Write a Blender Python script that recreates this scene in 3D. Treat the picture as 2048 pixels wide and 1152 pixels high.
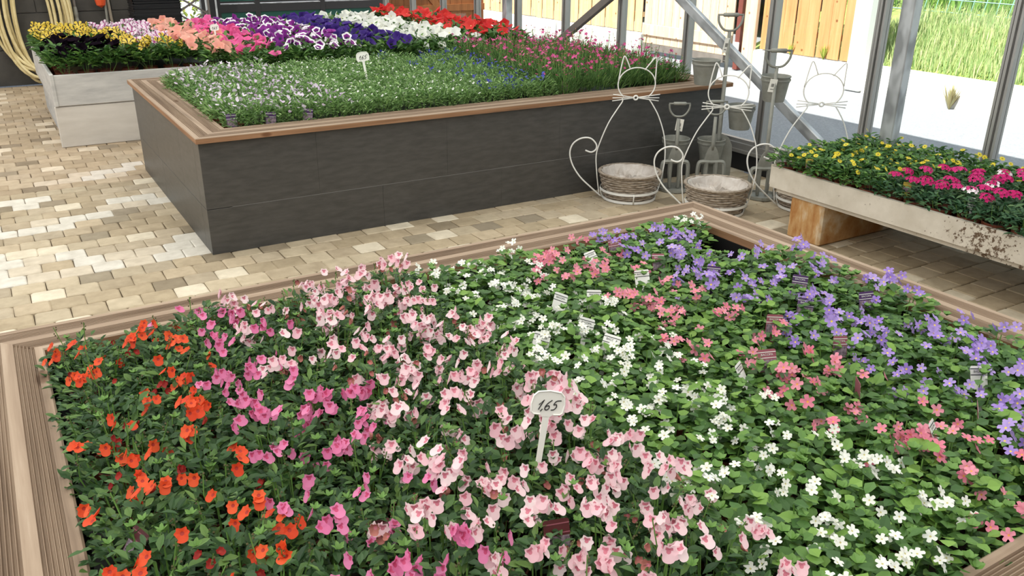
import bpy, math, random
from mathutils import Vector, Matrix
random.seed(7)
R = random.Random(11)
PI = math.pi
sin, cos = math.sin, math.cos
for o in list(bpy.data.objects):
    bpy.data.objects.remove(o)
scene = bpy.context.scene
COL = scene.collection

# ---------------------------------------------------------------- camera
CAM_H = 1.65
F_PX = 1698.0
YAW, PITCH, ROLL = math.radians(31.193), math.radians(22.513), math.radians(0.373)
_fw = Vector((sin(YAW)*cos(PITCH), cos(YAW)*cos(PITCH), -sin(PITCH)))
_r0 = Vector((cos(YAW), -sin(YAW), 0)); _u0 = _r0.cross(_fw)
_r = cos(ROLL)*_r0 + sin(ROLL)*_u0
_u = -sin(ROLL)*_r0 + cos(ROLL)*_u0
cd = bpy.data.cameras.new('camera'); cam = bpy.data.objects.new('camera', cd); COL.objects.link(cam)
cd.sensor_width = 36.0; cd.sensor_fit = 'HORIZONTAL'; cd.lens = F_PX*36/2048; cd.clip_end = 300; cd.clip_start = 0.02
M = Matrix((( _r.x, _u.x, -_fw.x, 0), (_r.y, _u.y, -_fw.y, 0), (_r.z, _u.z, -_fw.z, CAM_H), (0, 0, 0, 1)))
cam.matrix_world = M
scene.camera = cam
def proj(p):
    q = Vector(p) - Vector((0, 0, CAM_H)); d = q.dot(_fw)
    if d < 0.05: return None
    return 1024 + F_PX*q.dot(_r)/d, 576 - F_PX*q.dot(_u)/d
def in_view(p, m=60):
    s = proj(p)
    return s is not None and -m < s[0] < 2048+m and -m < s[1] < 1152+m

# ---------------------------------------------------------------- world, sun, exposure
SKY, SUN, EXPO = 0.85, 9.0, 0.42
w = bpy.data.worlds.new('world'); scene.world = w; w.use_nodes = True
nt = w.node_tree; nt.nodes.clear()
bg = nt.nodes.new('ShaderNodeBackground'); wo = nt.nodes.new('ShaderNodeOutputWorld')
bg.inputs['Color'].default_value = (0.83, 0.92, 1.0, 1); bg.inputs['Strength'].default_value = SKY
nt.links.new(bg.outputs[0], wo.inputs[0])
sl = bpy.data.lights.new('sun', 'SUN'); sun = bpy.data.objects.new('sun', sl); COL.objects.link(sun)
sl.energy = SUN; sl.angle = math.radians(0.7); sl.color = (1.0, 0.95, 0.86)
sun.rotation_euler = Vector((-0.66, -0.10, 0.80)).to_track_quat('Z', 'Y').to_euler()
sun.location = (-8, -2, 12)
vs = scene.view_settings
vs.view_transform = 'Standard'; vs.look = 'None'; vs.gamma = 1.0; vs.use_curve_mapping = False; vs.exposure = EXPO
scene.cycles.use_denoising = True
scene.cycles.max_bounces = 8; scene.cycles.diffuse_bounces = 4; scene.cycles.glossy_bounces = 3
scene.cycles.transparent_max_bounces = 12; scene.cycles.transmission_bounces = 4
scene.cycles.caustics_reflective = False; scene.cycles.caustics_refractive = False
scene.cycles.sample_clamp_indirect = 6.0

# ---------------------------------------------------------------- materials
MATS = {}
def _new(name):
    m = bpy.data.materials.new(name); m.use_nodes = True
    n = m.node_tree.nodes; b = n['Principled BSDF']
    MATS[name] = m
    return m, m.node_tree, b
def N(t, kind, **kw):
    n = t.nodes.new(kind)
    for k, v in kw.items():
        setattr(n, k, v)
    return n
def ramp(t, stops):
    n = t.nodes.new('ShaderNodeValToRGB'); e = n.color_ramp.elements
    while len(e) < len(stops): e.new(0.5)
    for i, (p, c) in enumerate(stops):
        e[i].position = p; e[i].color = (*c, 1)
    return n
def bump(t, b, src, strength=0.3, dist=0.01):
    bn = N(t, 'ShaderNodeBump'); bn.inputs['Strength'].default_value = strength; bn.inputs['Distance'].default_value = dist
    t.links.new(src, bn.inputs['Height']); t.links.new(bn.outputs[0], b.inputs['Normal'])
def tex_noise(t, scale=(5, 5, 5), detail=5, rough=0.6, coord='Object'):
    tc = N(t, 'ShaderNodeTexCoord'); mp = N(t, 'ShaderNodeMapping'); mp.inputs['Scale'].default_value = scale
    nz = N(t, 'ShaderNodeTexNoise'); nz.inputs['Scale'].default_value = 1.0
    nz.inputs['Detail'].default_value = detail; nz.inputs['Roughness'].default_value = rough
    t.links.new(tc.outputs[coord], mp.inputs[0]); t.links.new(mp.outputs[0], nz.inputs[0])
    return nz
def mat_plain(name, col, rough=0.6, metal=0.0, spec=0.4):
    m, t, b = _new(name)
    b.inputs['Base Color'].default_value = (*col, 1); b.inputs['Roughness'].default_value = rough
    b.inputs['Metallic'].default_value = metal; b.inputs['Specular IOR Level'].default_value = spec
    return m
def mat_noise(name, c1, c2, scale=(5, 5, 5), rough=0.7, metal=0.0, bmp=0.0, c3=None, detail=5, spec=0.4, dist=0.01, lo=0.35, hi=0.65):
    m, t, b = _new(name)
    nz = tex_noise(t, scale, detail)
    stops = [(lo, c1), (hi, c2)] if c3 is None else [(lo, c1), ((lo+hi)/2, c2), (hi, c3)]
    r = ramp(t, stops); t.links.new(nz.outputs['Fac'], r.inputs[0]); t.links.new(r.outputs[0], b.inputs['Base Color'])
    b.inputs['Roughness'].default_value = rough; b.inputs['Metallic'].default_value = metal; b.inputs['Specular IOR Level'].default_value = spec
    if bmp: bump(t, b, nz.outputs['Fac'], bmp, dist)
    return m
def mat_leaf(name, dark, mid, light, rough=0.42, trans=0.25, spec=0.35):
    m, t, b = _new(name)
    g = N(t, 'ShaderNodeNewGeometry')
    r = ramp(t, [(0.0, dark), (0.55, mid), (1.0, light)])
    t.links.new(g.outputs['Random Per Island'], r.inputs[0])
    t.links.new(r.outputs[0], b.inputs['Base Color'])
    b.inputs['Roughness'].default_value = rough; b.inputs['Specular IOR Level'].default_value = spec
    tr = N(t, 'ShaderNodeBsdfTranslucent'); mx = N(t, 'ShaderNodeMixShader'); mx.inputs[0].default_value = trans
    t.links.new(r.outputs[0], tr.inputs['Color'])
    out = t.nodes['Material Output']
    t.links.new(b.outputs[0], mx.inputs[1]); t.links.new(tr.outputs[0], mx.inputs[2]); t.links.new(mx.outputs[0], out.inputs[0])
    return m
def mat_petal(name, c1, c2, rough=0.55, trans=0.25, spec=0.25):
    m, t, b = _new(name)
    oi = N(t, 'ShaderNodeObjectInfo'); r = ramp(t, [(0.0, c1), (1.0, c2)])
    t.links.new(oi.outputs['Random'], r.inputs[0]); t.links.new(r.outputs[0], b.inputs['Base Color'])
    b.inputs['Roughness'].default_value = rough; b.inputs['Specular IOR Level'].default_value = spec
    tr = N(t, 'ShaderNodeBsdfTranslucent'); mx = N(t, 'ShaderNodeMixShader'); mx.inputs[0].default_value = trans
    t.links.new(r.outputs[0], tr.inputs['Color'])
    out = t.nodes['Material Output']
    t.links.new(b.outputs[0], mx.inputs[1]); t.links.new(tr.outputs[0], mx.inputs[2]); t.links.new(mx.outputs[0], out.inputs[0])
    return m
def mat_wood(name, stops, scale=(1.2, 26, 26), bmp=0.25, rough=0.7, wave=0.35, knots=(2.6, 6.0, 6.0)):
    m, t, b = _new(name)
    oi = N(t, 'ShaderNodeObjectInfo'); tc = N(t, 'ShaderNodeTexCoord')
    add = N(t, 'ShaderNodeVectorMath', operation='ADD'); mul = N(t, 'ShaderNodeMath', operation='MULTIPLY'); mul.inputs[1].default_value = 37.0
    t.links.new(oi.outputs['Random'], mul.inputs[0]); t.links.new(tc.outputs['Object'], add.inputs[0]); t.links.new(mul.outputs[0], add.inputs[1])
    n1 = N(t, 'ShaderNodeTexNoise'); mp = N(t, 'ShaderNodeMapping'); mp.inputs['Scale'].default_value = scale
    t.links.new(add.outputs[0], mp.inputs[0]); t.links.new(mp.outputs[0], n1.inputs[0])
    n1.inputs['Scale'].default_value = 1.0; n1.inputs['Detail'].default_value = 7; n1.inputs['Roughness'].default_value = 0.62; n1.inputs['Distortion'].default_value = wave
    r = ramp(t, stops); t.links.new(n1.outputs['Fac'], r.inputs[0])
    vo = N(t, 'ShaderNodeTexVoronoi'); m2 = N(t, 'ShaderNodeMapping'); m2.inputs['Scale'].default_value = knots; t.links.new(add.outputs[0], m2.inputs[0]); t.links.new(m2.outputs[0], vo.inputs['Vector']); vo.inputs['Scale'].default_value = 1.0
    kr = ramp(t, [(0.03, (0.35, 0.28, 0.22)), (0.085, (0.55, 0.45, 0.38)), (0.12, (1, 1, 1))]); t.links.new(vo.outputs['Distance'], kr.inputs[0])
    km = N(t, 'ShaderNodeMixRGB', blend_type='MULTIPLY'); km.inputs[0].default_value = 1; t.links.new(r.outputs[0], km.inputs[1]); t.links.new(kr.outputs[0], km.inputs[2]); t.links.new(km.outputs[0], b.inputs['Base Color'])
    b.inputs['Roughness'].default_value = rough; b.inputs['Specular IOR Level'].default_value = 0.3
    bump(t, b, n1.outputs['Fac'], bmp, 0.004)
    return m

mat_wood('deck_top', [(0.25, (0.15, 0.10, 0.068)), (0.45, (0.28, 0.198, 0.138)), (0.6, (0.365, 0.27, 0.195)), (0.8, (0.47, 0.37, 0.285))])
mat_wood('deck_edge', [(0.25, (0.16, 0.08, 0.042)), (0.5, (0.29, 0.155, 0.082)), (0.75, (0.38, 0.22, 0.125))])
mat_noise('grey_paint', (0.050, 0.048, 0.045), (0.074, 0.070, 0.066), (9, 9, 40), rough=0.40, bmp=0.25, dist=0.002, detail=8, spec=0.5)
mat_noise('grey_wall', (0.05, 0.046, 0.042), (0.072, 0.067, 0.06), (6, 6, 6), rough=0.7, bmp=0.2)
mat_plain('mortar', (0.26, 0.25, 0.24), 0.9)  # lightened so the planter's course joint carries the ledge highlight as colour
mat_plain('liner', (0.012, 0.012, 0.013), 0.35, spec=0.5)
mat_noise('soil', (0.012, 0.009, 0.006), (0.035, 0.024, 0.016), (60, 60, 60), rough=0.95, bmp=0.5)
mat_noise('pot_clay', (0.17, 0.045, 0.024), (0.24, 0.07, 0.036), (30, 30, 30), rough=0.55)
mat_noise('aluminium', (0.36, 0.35, 0.335), (0.46, 0.45, 0.435), (3, 3, 1), rough=0.45, metal=0.55)
mat_noise('galvanised', (0.30, 0.31, 0.32), (0.55, 0.57, 0.59), (9, 9, 4), rough=0.5, metal=0.6, detail=2, lo=0.42, hi=0.58)
mat_noise('dark_steel', (0.16, 0.14, 0.13), (0.24, 0.21, 0.19), (5, 5, 5), rough=0.6, metal=0.3)
mat_noise('zinc', (0.235, 0.235, 0.205), (0.34, 0.34, 0.305), (7, 7, 7), rough=0.6, metal=0.35)
mat_plain('white_wire', (0.80, 0.79, 0.76), 0.4)
mat_noise('wicker', (0.20, 0.155, 0.115), (0.46, 0.39, 0.32), (25, 25, 60), rough=0.85, bmp=0.3, lo=0.3, hi=0.7)
mat_noise('basket_liner', (0.42, 0.36, 0.31), (0.62, 0.57, 0.53), (9, 9, 9), rough=0.3, bmp=0.4, spec=0.6)
mat_noise('fibre_cement', (0.56, 0.52, 0.47), (0.66, 0.62, 0.57), (3, 3, 14), rough=0.85, bmp=0.1, lo=0.3, hi=0.7)
mat_noise('fibre_cement_grey', (0.42, 0.41, 0.40), (0.60, 0.585, 0.56), (4, 4, 22), rough=0.85, bmp=0.1, lo=0.3, hi=0.7)
mat_plain('black_plastic', (0.016, 0.016, 0.018), 0.5)
mat_plain('black_metal', (0.015, 0.015, 0.017), 0.45, spec=0.5)
mat_plain('dark_green', (0.012, 0.085, 0.062), 0.45)
mat_noise('hose', (0.62, 0.50, 0.24), (0.74, 0.63, 0.36), (12, 12, 12), rough=0.45)
mat_plain('orange_plastic', (0.75, 0.10, 0.03), 0.4)
mat_plain('beige_paint', (0.40, 0.34, 0.27), 0.6)
mat_noise('asphalt', (0.24, 0.25, 0.28), (0.34, 0.35, 0.38), (60, 60, 60), rough=0.95, detail=8, bmp=0.3)
mat_noise('kerb_concrete', (0.58, 0.56, 0.52), (0.72, 0.70, 0.66), (6, 6, 6), rough=0.9, bmp=0.2)
mat_wood('fence_wood', [(0.25, (0.52, 0.31, 0.15)), (0.5, (0.66, 0.43, 0.22)), (0.75, (0.76, 0.54, 0.32))], scale=(18, 18, 1.2))
mat_wood('fence_orange', [(0.25, (0.40, 0.19, 0.075)), (0.5, (0.50, 0.26, 0.11)), (0.75, (0.58, 0.33, 0.16))], scale=(18, 18, 1.2))
mat_wood('gate_wood', [(0.25, (0.52, 0.36, 0.24)), (0.5, (0.66, 0.48, 0.34)), (0.75, (0.76, 0.60, 0.46))], scale=(18, 18, 1.2))
mat_wood('brown_wood', [(0.25, (0.20, 0.075, 0.026)), (0.5, (0.29, 0.11, 0.038)), (0.75, (0.36, 0.15, 0.055))], scale=(14, 14, 1.0))
mat_plain('brown_red_metal', (0.16, 0.045, 0.035), 0.5)
mat_plain('white_paint', (0.80, 0.80, 0.78), 0.6)
mat_plain('sign_plastic', (0.88, 0.86, 0.80), 0.35)
mat_plain('ink', (0.02, 0.018, 0.016), 0.6)
mat_plain('tag_purple', (0.085, 0.04, 0.13), 0.4); mat_plain('tag_pink', (0.32, 0.10, 0.13), 0.4)
mat_plain('tag_white', (0.78, 0.77, 0.74), 0.4); mat_plain('tag_black', (0.02, 0.02, 0.022), 0.4)
mat_plain('tag_red', (0.10, 0.02, 0.022), 0.4); mat_plain('tag_yellow', (0.50, 0.38, 0.06), 0.4); mat_plain('tag_olive', (0.20, 0.17, 0.06), 0.5)
mat_noise('tag_photo', (0.10, 0.07, 0.09), (0.40, 0.30, 0.36), (90, 90, 90), rough=0.4)
mat_plain('mesh_wire', (0.28, 0.55, 0.50), 0.5)
# trough: pale concrete with a dark flaked stain of its own
m, t, b = _new('trough_concrete')
nz = tex_noise(t, (7, 7, 7), 6); r1 = ramp(t, [(0.3, (0.52, 0.465, 0.385)), (0.7, (0.67, 0.615, 0.535))])
t.links.new(nz.outputs['Fac'], r1.inputs[0])
n2 = tex_noise(t, (34, 34, 34), 8, 0.75)
tcs = N(t, 'ShaderNodeTexCoord'); dsv = N(t, 'ShaderNodeVectorMath', operation='DISTANCE'); dsv.inputs[1].default_value = (3.87, 2.08, 0.315); t.links.new(tcs.outputs['Object'], dsv.inputs[0])
r3 = ramp(t, [(0.04, (0.165, 0.165, 0.165)), (0.27, (0, 0, 0))]); t.links.new(dsv.outputs['Value'], r3.inputs[0])
sm = N(t, 'ShaderNodeMath', operation='ADD'); t.links.new(n2.outputs['Fac'], sm.inputs[0]); t.links.new(r3.outputs[0], sm.inputs[1])
mm = ramp(t, [(0.635, (0, 0, 0)), (0.67, (1, 1, 1))]); t.links.new(sm.outputs[0], mm.inputs[0])
mx = N(t, 'ShaderNodeMixRGB'); t.links.new(mm.outputs[0], mx.inputs[0]); t.links.new(r1.outputs[0], mx.inputs[1]); mx.inputs[2].default_value = (0.12, 0.075, 0.045, 1)
t.links.new(mx.outputs[0], b.inputs['Base Color']); b.inputs['Roughness'].default_value = 0.9; bump(t, b, nz.outputs['Fac'], 0.2)
mat_noise('rust_stone', (0.36, 0.15, 0.04), (0.50, 0.29, 0.12), (6, 16, 5), rough=0.85, bmp=0.4, c3=(0.66, 0.56, 0.42), lo=0.35, hi=0.68)
# paving: colour per paver (object colour for the single ones, colour attribute for the joined ones)
def mat_paver(name, attr):
    m, t, b = _new(name)
    nz = tex_noise(t, (13, 13, 13), 6, coord='Object'); r = ramp(t, [(0.25, (0.78, 0.76, 0.73)), (0.75, (1.12, 1.12, 1.12))])
    if not attr:
        oi = N(t, 'ShaderNodeObjectInfo'); tc = [n for n in t.nodes if n.type == 'TEX_COORD'][0]; mp = [n for n in t.nodes if n.type == 'MAPPING'][0]
        ad = N(t, 'ShaderNodeVectorMath', operation='ADD'); ml = N(t, 'ShaderNodeMath', operation='MULTIPLY'); ml.inputs[1].default_value = 50
        t.links.new(oi.outputs['Random'], ml.inputs[0]); t.links.new(tc.outputs['Object'], ad.inputs[0]); t.links.new(ml.outputs[0], ad.inputs[1]); t.links.new(ad.outputs[0], mp.inputs[0])
        src = oi.outputs['Color']
    else:
        at = N(t, 'ShaderNodeAttribute'); at.attribute_name = 'Col'; src = at.outputs['Color']
    t.links.new(nz.outputs['Fac'], r.inputs[0])
    mx = N(t, 'ShaderNodeMixRGB', blend_type='MULTIPLY'); mx.inputs[0].default_value = 1
    t.links.new(src, mx.inputs[1]); t.links.new(r.outputs[0], mx.inputs[2]); t.links.new(mx.outputs[0], b.inputs['Base Color'])
    b.inputs['Roughness'].default_value = 0.75; b.inputs['Specular IOR Level'].default_value = 0.35
    bump(t, b, nz.outputs['Fac'], 0.35, 0.006)
mat_paver('paver', False); mat_paver('paver_far', True)
mat_noise('joint_sand', (0.11, 0.08, 0.05), (0.17, 0.13, 0.085), (50, 50, 50), rough=0.95)
# glass pane: mirror-like sheen over a clear sheet
m, t, b = _new('glass')
for n in list(t.nodes):
    if n.type != 'OUTPUT_MATERIAL': t.nodes.remove(n)
tp = N(t, 'ShaderNodeBsdfTransparent'); tp.inputs[0].default_value = (0.95, 0.97, 0.96, 1)
gl = N(t, 'ShaderNodeBsdfGlossy'); gl.inputs['Roughness'].default_value = 0.03
lw = N(t, 'ShaderNodeLayerWeight'); pw = N(t, 'ShaderNodeMath', operation='POWER'); pw.inputs[1].default_value = 5.0; fr = N(t, 'ShaderNodeMath', operation='MULTIPLY_ADD'); fr.inputs[1].default_value = 0.5; fr.inputs[2].default_value = 0.03
t.links.new(lw.outputs['Facing'], pw.inputs[0]); t.links.new(pw.outputs[0], fr.inputs[0])
mx = N(t, 'ShaderNodeMixShader'); t.links.new(fr.outputs[0], mx.inputs[0]); t.links.new(tp.outputs[0], mx.inputs[1]); t.links.new(gl.outputs[0], mx.inputs[2])
t.links.new(mx.outputs[0], t.nodes['Material Output'].inputs[0])
# roof: milky light-diffusing greenhouse sheet
m, t, b = _new('roof_sheet')
for n in list(t.nodes):
    if n.type != 'OUTPUT_MATERIAL': t.nodes.remove(n)
tl = N(t, 'ShaderNodeBsdfTranslucent'); tl.inputs[0].default_value = (0.50, 0.50, 0.485, 1)
t.links.new(tl.outputs[0], t.nodes['Material Output'].inputs[0])
# leaves
mat_leaf('leaf_diascia', (0.026, 0.066, 0.024), (0.066, 0.145, 0.046), (0.17, 0.29, 0.075))
mat_leaf('leaf_bacopa', (0.050, 0.120, 0.034), (0.110, 0.235, 0.055), (0.25, 0.43, 0.08))
mat_leaf('leaf_lobelia', (0.10, 0.20, 0.06), (0.20, 0.35, 0.11), (0.36, 0.53, 0.20))
mat_leaf('leaf_dianthus', (0.05, 0.12, 0.035), (0.11, 0.22, 0.065), (0.22, 0.35, 0.11))
mat_leaf('leaf_petunia', (0.040, 0.105, 0.026), (0.085, 0.195, 0.045), (0.20, 0.35, 0.08))
mat_leaf('leaf_sanvitalia', (0.038, 0.10, 0.03), (0.085, 0.20, 0.05), (0.20, 0.36, 0.075))
mat_leaf('leaf_verbena', (0.03, 0.09, 0.04), (0.065, 0.16, 0.07), (0.15, 0.26, 0.10))
mat_leaf('grass_blade', (0.22, 0.36, 0.13), (0.40, 0.50, 0.20), (0.62, 0.62, 0.36), rough=0.7)
mat_leaf('meadow', (0.10, 0.22, 0.03), (0.16, 0.32, 0.05), (0.26, 0.42, 0.08), rough=0.7)
mat_leaf('bush_leaf', (0.15, 0.22, 0.03), (0.34, 0.42, 0.07), (0.55, 0.58, 0.14))
mat_leaf('dry_weed', (0.30, 0.25, 0.12), (0.45, 0.40, 0.22), (0.5, 0.5, 0.25))
mat_plain('stem', (0.14, 0.27, 0.06), 0.5); mat_plain('bud', (0.10, 0.09, 0.035), 0.6)
mat_noise('bank_soil', (0.18, 0.24, 0.06), (0.30, 0.36, 0.10), (8, 8, 8), rough=0.95)
# petals
mat_petal('p_red', (0.72, 0.060, 0.018), (0.84, 0.12, 0.035)); mat_plain('p_red_c', (0.35, 0.02, 0.01), 0.6)
mat_petal('p_spent', (0.28, 0.02, 0.02), (0.42, 0.04, 0.03))
mat_petal('p_pink', (0.70, 0.17, 0.36), (0.80, 0.27, 0.48)); mat_plain('p_pink_c', (0.52, 0.06, 0.16), 0.6)
mat_petal('p_pale', (0.84, 0.50, 0.57), (0.93, 0.76, 0.78)); mat_plain('p_pale_c', (0.56, 0.17, 0.23), 0.6)
mat_petal('p_white', (0.88, 0.88, 0.80), (0.93, 0.93, 0.90)); mat_plain('p_white_c', (0.50, 0.45, 0.18), 0.6)
mat_petal('p_rose', (0.76, 0.21, 0.31), (0.86, 0.36, 0.45)); mat_plain('p_rose_c', (0.70, 0.30, 0.06), 0.6)
mat_petal('p_violet', (0.34, 0.21, 0.64), (0.54, 0.40, 0.80)); mat_plain('p_violet_c', (0.75, 0.55, 0.08), 0.6)
mat_petal('p_lilac', (0.62, 0.48, 0.66), (0.84, 0.76, 0.86)); mat_petal('p_blue', (0.05, 0.06, 0.36), (0.10, 0.11, 0.52))
mat_petal('p_dianthus', (0.62, 0.05, 0.22), (0.80, 0.15, 0.40)); mat_plain('p_faded', (0.42, 0.16, 0.13), 0.7)
mat_petal('p_black', (0.006, 0.004, 0.007), (0.012, 0.007, 0.012), trans=0.0, rough=0.95, spec=0.0)
mat_petal('p_yellow', (0.75, 0.52, 0.05), (0.86, 0.66, 0.12)); mat_plain('p_star_black', (0.018, 0.008, 0.012), 0.6)
mat_petal('p_stripe', (0.82, 0.66, 0.78), (0.90, 0.80, 0.86)); mat_plain('p_stripe_c', (0.36, 0.05, 0.22), 0.6)
mat_petal('p_salmon', (0.86, 0.36, 0.29), (0.90, 0.50, 0.40)); mat_plain('p_salmon_c', (0.70, 0.45, 0.18), 0.6)
mat_petal('p_hot', (0.80, 0.08, 0.26), (0.86, 0.16, 0.42)); mat_plain('p_hot_c', (0.55, 0.03, 0.15), 0.6)
mat_petal('p_purple', (0.17, 0.015, 0.22), (0.33, 0.035, 0.34)); mat_plain('p_edge', (0.90, 0.86, 0.90), 0.6)
mat_petal('p_indigo', (0.035, 0.012, 0.16), (0.07, 0.025, 0.27)); mat_plain('p_dark_c', (0.02, 0.008, 0.06), 0.6)
mat_petal('p_scarlet', (0.70, 0.022, 0.025), (0.80, 0.06, 0.05)); mat_plain('p_cream_c', (0.75, 0.70, 0.30), 0.6)
mat_petal('p_sun', (0.86, 0.66, 0.03), (0.92, 0.78, 0.08)); mat_plain('p_sun_c', (0.35, 0.26, 0.04), 0.7)
mat_petal('p_magenta', (0.62, 0.015, 0.17), (0.74, 0.05, 0.27)); mat_plain('p_magenta_w', (0.86, 0.76, 0.80), 0.6)

# ---------------------------------------------------------------- mesh helpers
class MB:
    def __init__(s): s.v = []; s.f = []; s.m = []
    def add(s, vs, fs, mi=0):
        k = len(s.v); s.v += [tuple(p) for p in vs]
        for f in fs: s.f.append(tuple(k+i for i in f)); s.m.append(mi)
    def box(s, x0, x1, y0, y1, z0, z1, mi=0, mat=None):
        vs = [Vector(p) for p in ((x0,y0,z0),(x1,y0,z0),(x1,y1,z0),(x0,y1,z0),(x0,y0,z1),(x1,y0,z1),(x1,y1,z1),(x0,y1,z1))]
        if mat is not None: vs = [mat @ p for p in vs]
        s.add(vs, [(0,3,2,1),(4,5,6,7),(0,1,5,4),(1,2,6,5),(2,3,7,6),(3,0,4,7)], mi)
    def cbox(s, x0, x1, y0, y1, z0, z1, c=0.004, mi=0, mat=None):
        # box with all edges chamfered
        xs, ys, zs = (x0, x1), (y0, y1), (z0, z1); idx = {}; vs = []
        for i in (0, 1):
            for j in (0, 1):
                for k in (0, 1):
                    p = [xs[i], ys[j], zs[k]]; sg = [1-2*i, 1-2*j, 1-2*k]
                    for a in range(3):
                        q = list(p)
                        for bb in range(3):
                            if bb != a: q[bb] += sg[bb]*c
                        idx[(i, j, k, a)] = len(vs); vs.append(Vector(q))
        fs = []
        I = lambda i, j, k, a: idx[(i, j, k, a)]
        for i in (0, 1):
            f = [I(i,0,0,0), I(i,1,0,0), I(i,1,1,0), I(i,0,1,0)]; fs.append(f if i else f[::-1])
            f = [I(0,i,0,1), I(0,i,1,1), I(1,i,1,1), I(1,i,0,1)]; fs.append(f if i else f[::-1])
            f = [I(0,0,i,2), I(1,0,i,2), I(1,1,i,2), I(0,1,i,2)]; fs.append(f if i else f[::-1])
        for i in (0, 1):
            for j in (0, 1):
                f = [I(0,i,j,1), I(1,i,j,1), I(1,i,j,2), I(0,i,j,2)]; fs.append(f if i == j else f[::-1])
                f = [I(i,0,j,2), I(i,1,j,2), I(i,1,j,0), I(i,0,j,0)]; fs.append(f if i == j else f[::-1])
                f = [I(i,j,0,0), I(i,j,1,0), I(i,j,1,1), I(i,j,0,1)]; fs.append(f if i == j else f[::-1])
        for i in (0, 1):
            for j in (0, 1):
                for k in (0, 1):
                    f = [I(i,j,k,0), I(i,j,k,1), I(i,j,k,2)]; fs.append(f if (i+j+k) % 2 == 1 else f[::-1])
        if mat is not None: vs = [mat @ p for p in vs]
        s.add(vs, fs, mi)
    def tube(s, pts, r, n=6, mi=0, closed=False, caps=True):
        pts = [Vector(p) for p in pts]; L = len(pts); k = len(s.v); prev = None
        rr = r if isinstance(r, (list, tuple)) else [r]*L
        for i, p in enumerate(pts):
            if closed: d = pts[(i+1) % L] - pts[i-1]
            else: d = pts[min(i+1, L-1)] - pts[max(i-1, 0)]
            d = d.normalized() if d.length > 1e-9 else Vector((0, 0, 1))
            if prev is None:
                a = d.cross(Vector((0, 0, 1)))
                if a.length < 0.05: a = d.cross(Vector((0, 1, 0)))
                a.normalize()
            else:
                a = prev - d*prev.dot(d); a.normalize()
            prev = a; bb = d.cross(a)
            for q in range(n):
                t = 2*PI*q/n; s.v.append(tuple(p + (a*cos(t) + bb*sin(t))*rr[i]))
        for i in range(L if closed else L-1):
            i2 = (i+1) % L
            for q in range(n):
                s.f.append((k+i*n+q, k+i*n+(q+1) % n, k+i2*n+(q+1) % n, k+i2*n+q)); s.m.append(mi)
        if caps and not closed:
            s.f.append(tuple(k+q for q in range(n))[::-1]); s.m.append(mi)
            s.f.append(tuple(k+(L-1)*n+q for q in range(n))); s.m.append(mi)
    def lathe(s, prof, n=24, mi=0, cx=0, cy=0, cz=0):
        k = len(s.v)
        for (r, z) in prof:
            for q in range(n):
                t = 2*PI*q/n; s.v.append((cx+r*cos(t), cy+r*sin(t), cz+z))
        for i in range(len(prof)-1):
            for q in range(n):
                s.f.append((k+i*n+q, k+i*n+(q+1) % n, k+(i+1)*n+(q+1) % n, k+(i+1)*n+q)); s.m.append(mi)
    def prism(s, pts, h, mi=0, mat=None, axis='y'):
        # outline pts (u, z) extruded along local y by h (front face at y = 0)
        n = len(pts); vs = [Vector((u, 0, z)) for u, z in pts] + [Vector((u, h, z)) for u, z in pts]
        if mat is not None: vs = [mat @ p for p in vs]
        fs = [tuple(range(n)), tuple(range(2*n-1, n-1, -1))] + [(i, n+i, n+(i+1) % n, (i+1) % n) for i in range(n)]
        s.add(vs, fs, mi)
    def mesh(s, name, mats, smooth=False):
        me = bpy.data.meshes.new(name); me.from_pydata(s.v, [], s.f)
        for m in mats: me.materials.append(MATS[m])
        if len(mats) > 1: me.polygons.foreach_set('material_index', s.m)
        if smooth: me.polygons.foreach_set('use_smooth', [True]*len(me.polygons))
        me.update()
        return me
    def build(s, name, mats, parent=None, loc=(0, 0, 0), rot=(0, 0, 0), smooth=False):
        if isinstance(mats, str): mats = [mats]
        return link(name, s.mesh(name, mats, smooth), parent, loc, rot)
def link(name, me, parent=None, loc=(0, 0, 0), rot=(0, 0, 0), sc=None):
    o = bpy.data.objects.new(name, me); COL.objects.link(o)
    o.location = loc; o.rotation_euler = rot
    if sc is not None: o.scale = sc if isinstance(sc, (tuple, list)) else (sc, sc, sc)
    if parent is not None: o.parent = parent
    return o
def empty(name, loc=(0, 0, 0), rot=(0, 0, 0)):
    return link(name, None, None, loc, rot)
def tag(o, label, cat, group=None):
    o['label'] = label; o['category'] = cat
    if group: o['group'] = group
    return o
def struct(o, label=None):
    o['kind'] = 'structure'
    if label: o['label'] = label
    return o
def shade_auto(o):
    o.data.polygons.foreach_set('use_smooth', [True]*len(o.data.polygons))
    return o
def catmull(pts, sub=6, closed=False):
    P = [Vector(p) for p in pts]; n = len(P); out = []
    rng = range(n if closed else n-1)
    for i in rng:
        g = (lambda j: P[j % n]) if closed else (lambda j: P[max(0, min(n-1, j))])
        p0, p1, p2, p3 = g(i-1), g(i), g(i+1), g(i+2)
        for k in range(sub):
            t = k/sub
            out.append(0.5*((2*p1) + (p2-p0)*t + (2*p0-5*p1+4*p2-p3)*t*t + (3*p1-p0-3*p2+p3)*t**3))
    if not closed: out.append(P[-1])
    return out

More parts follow.
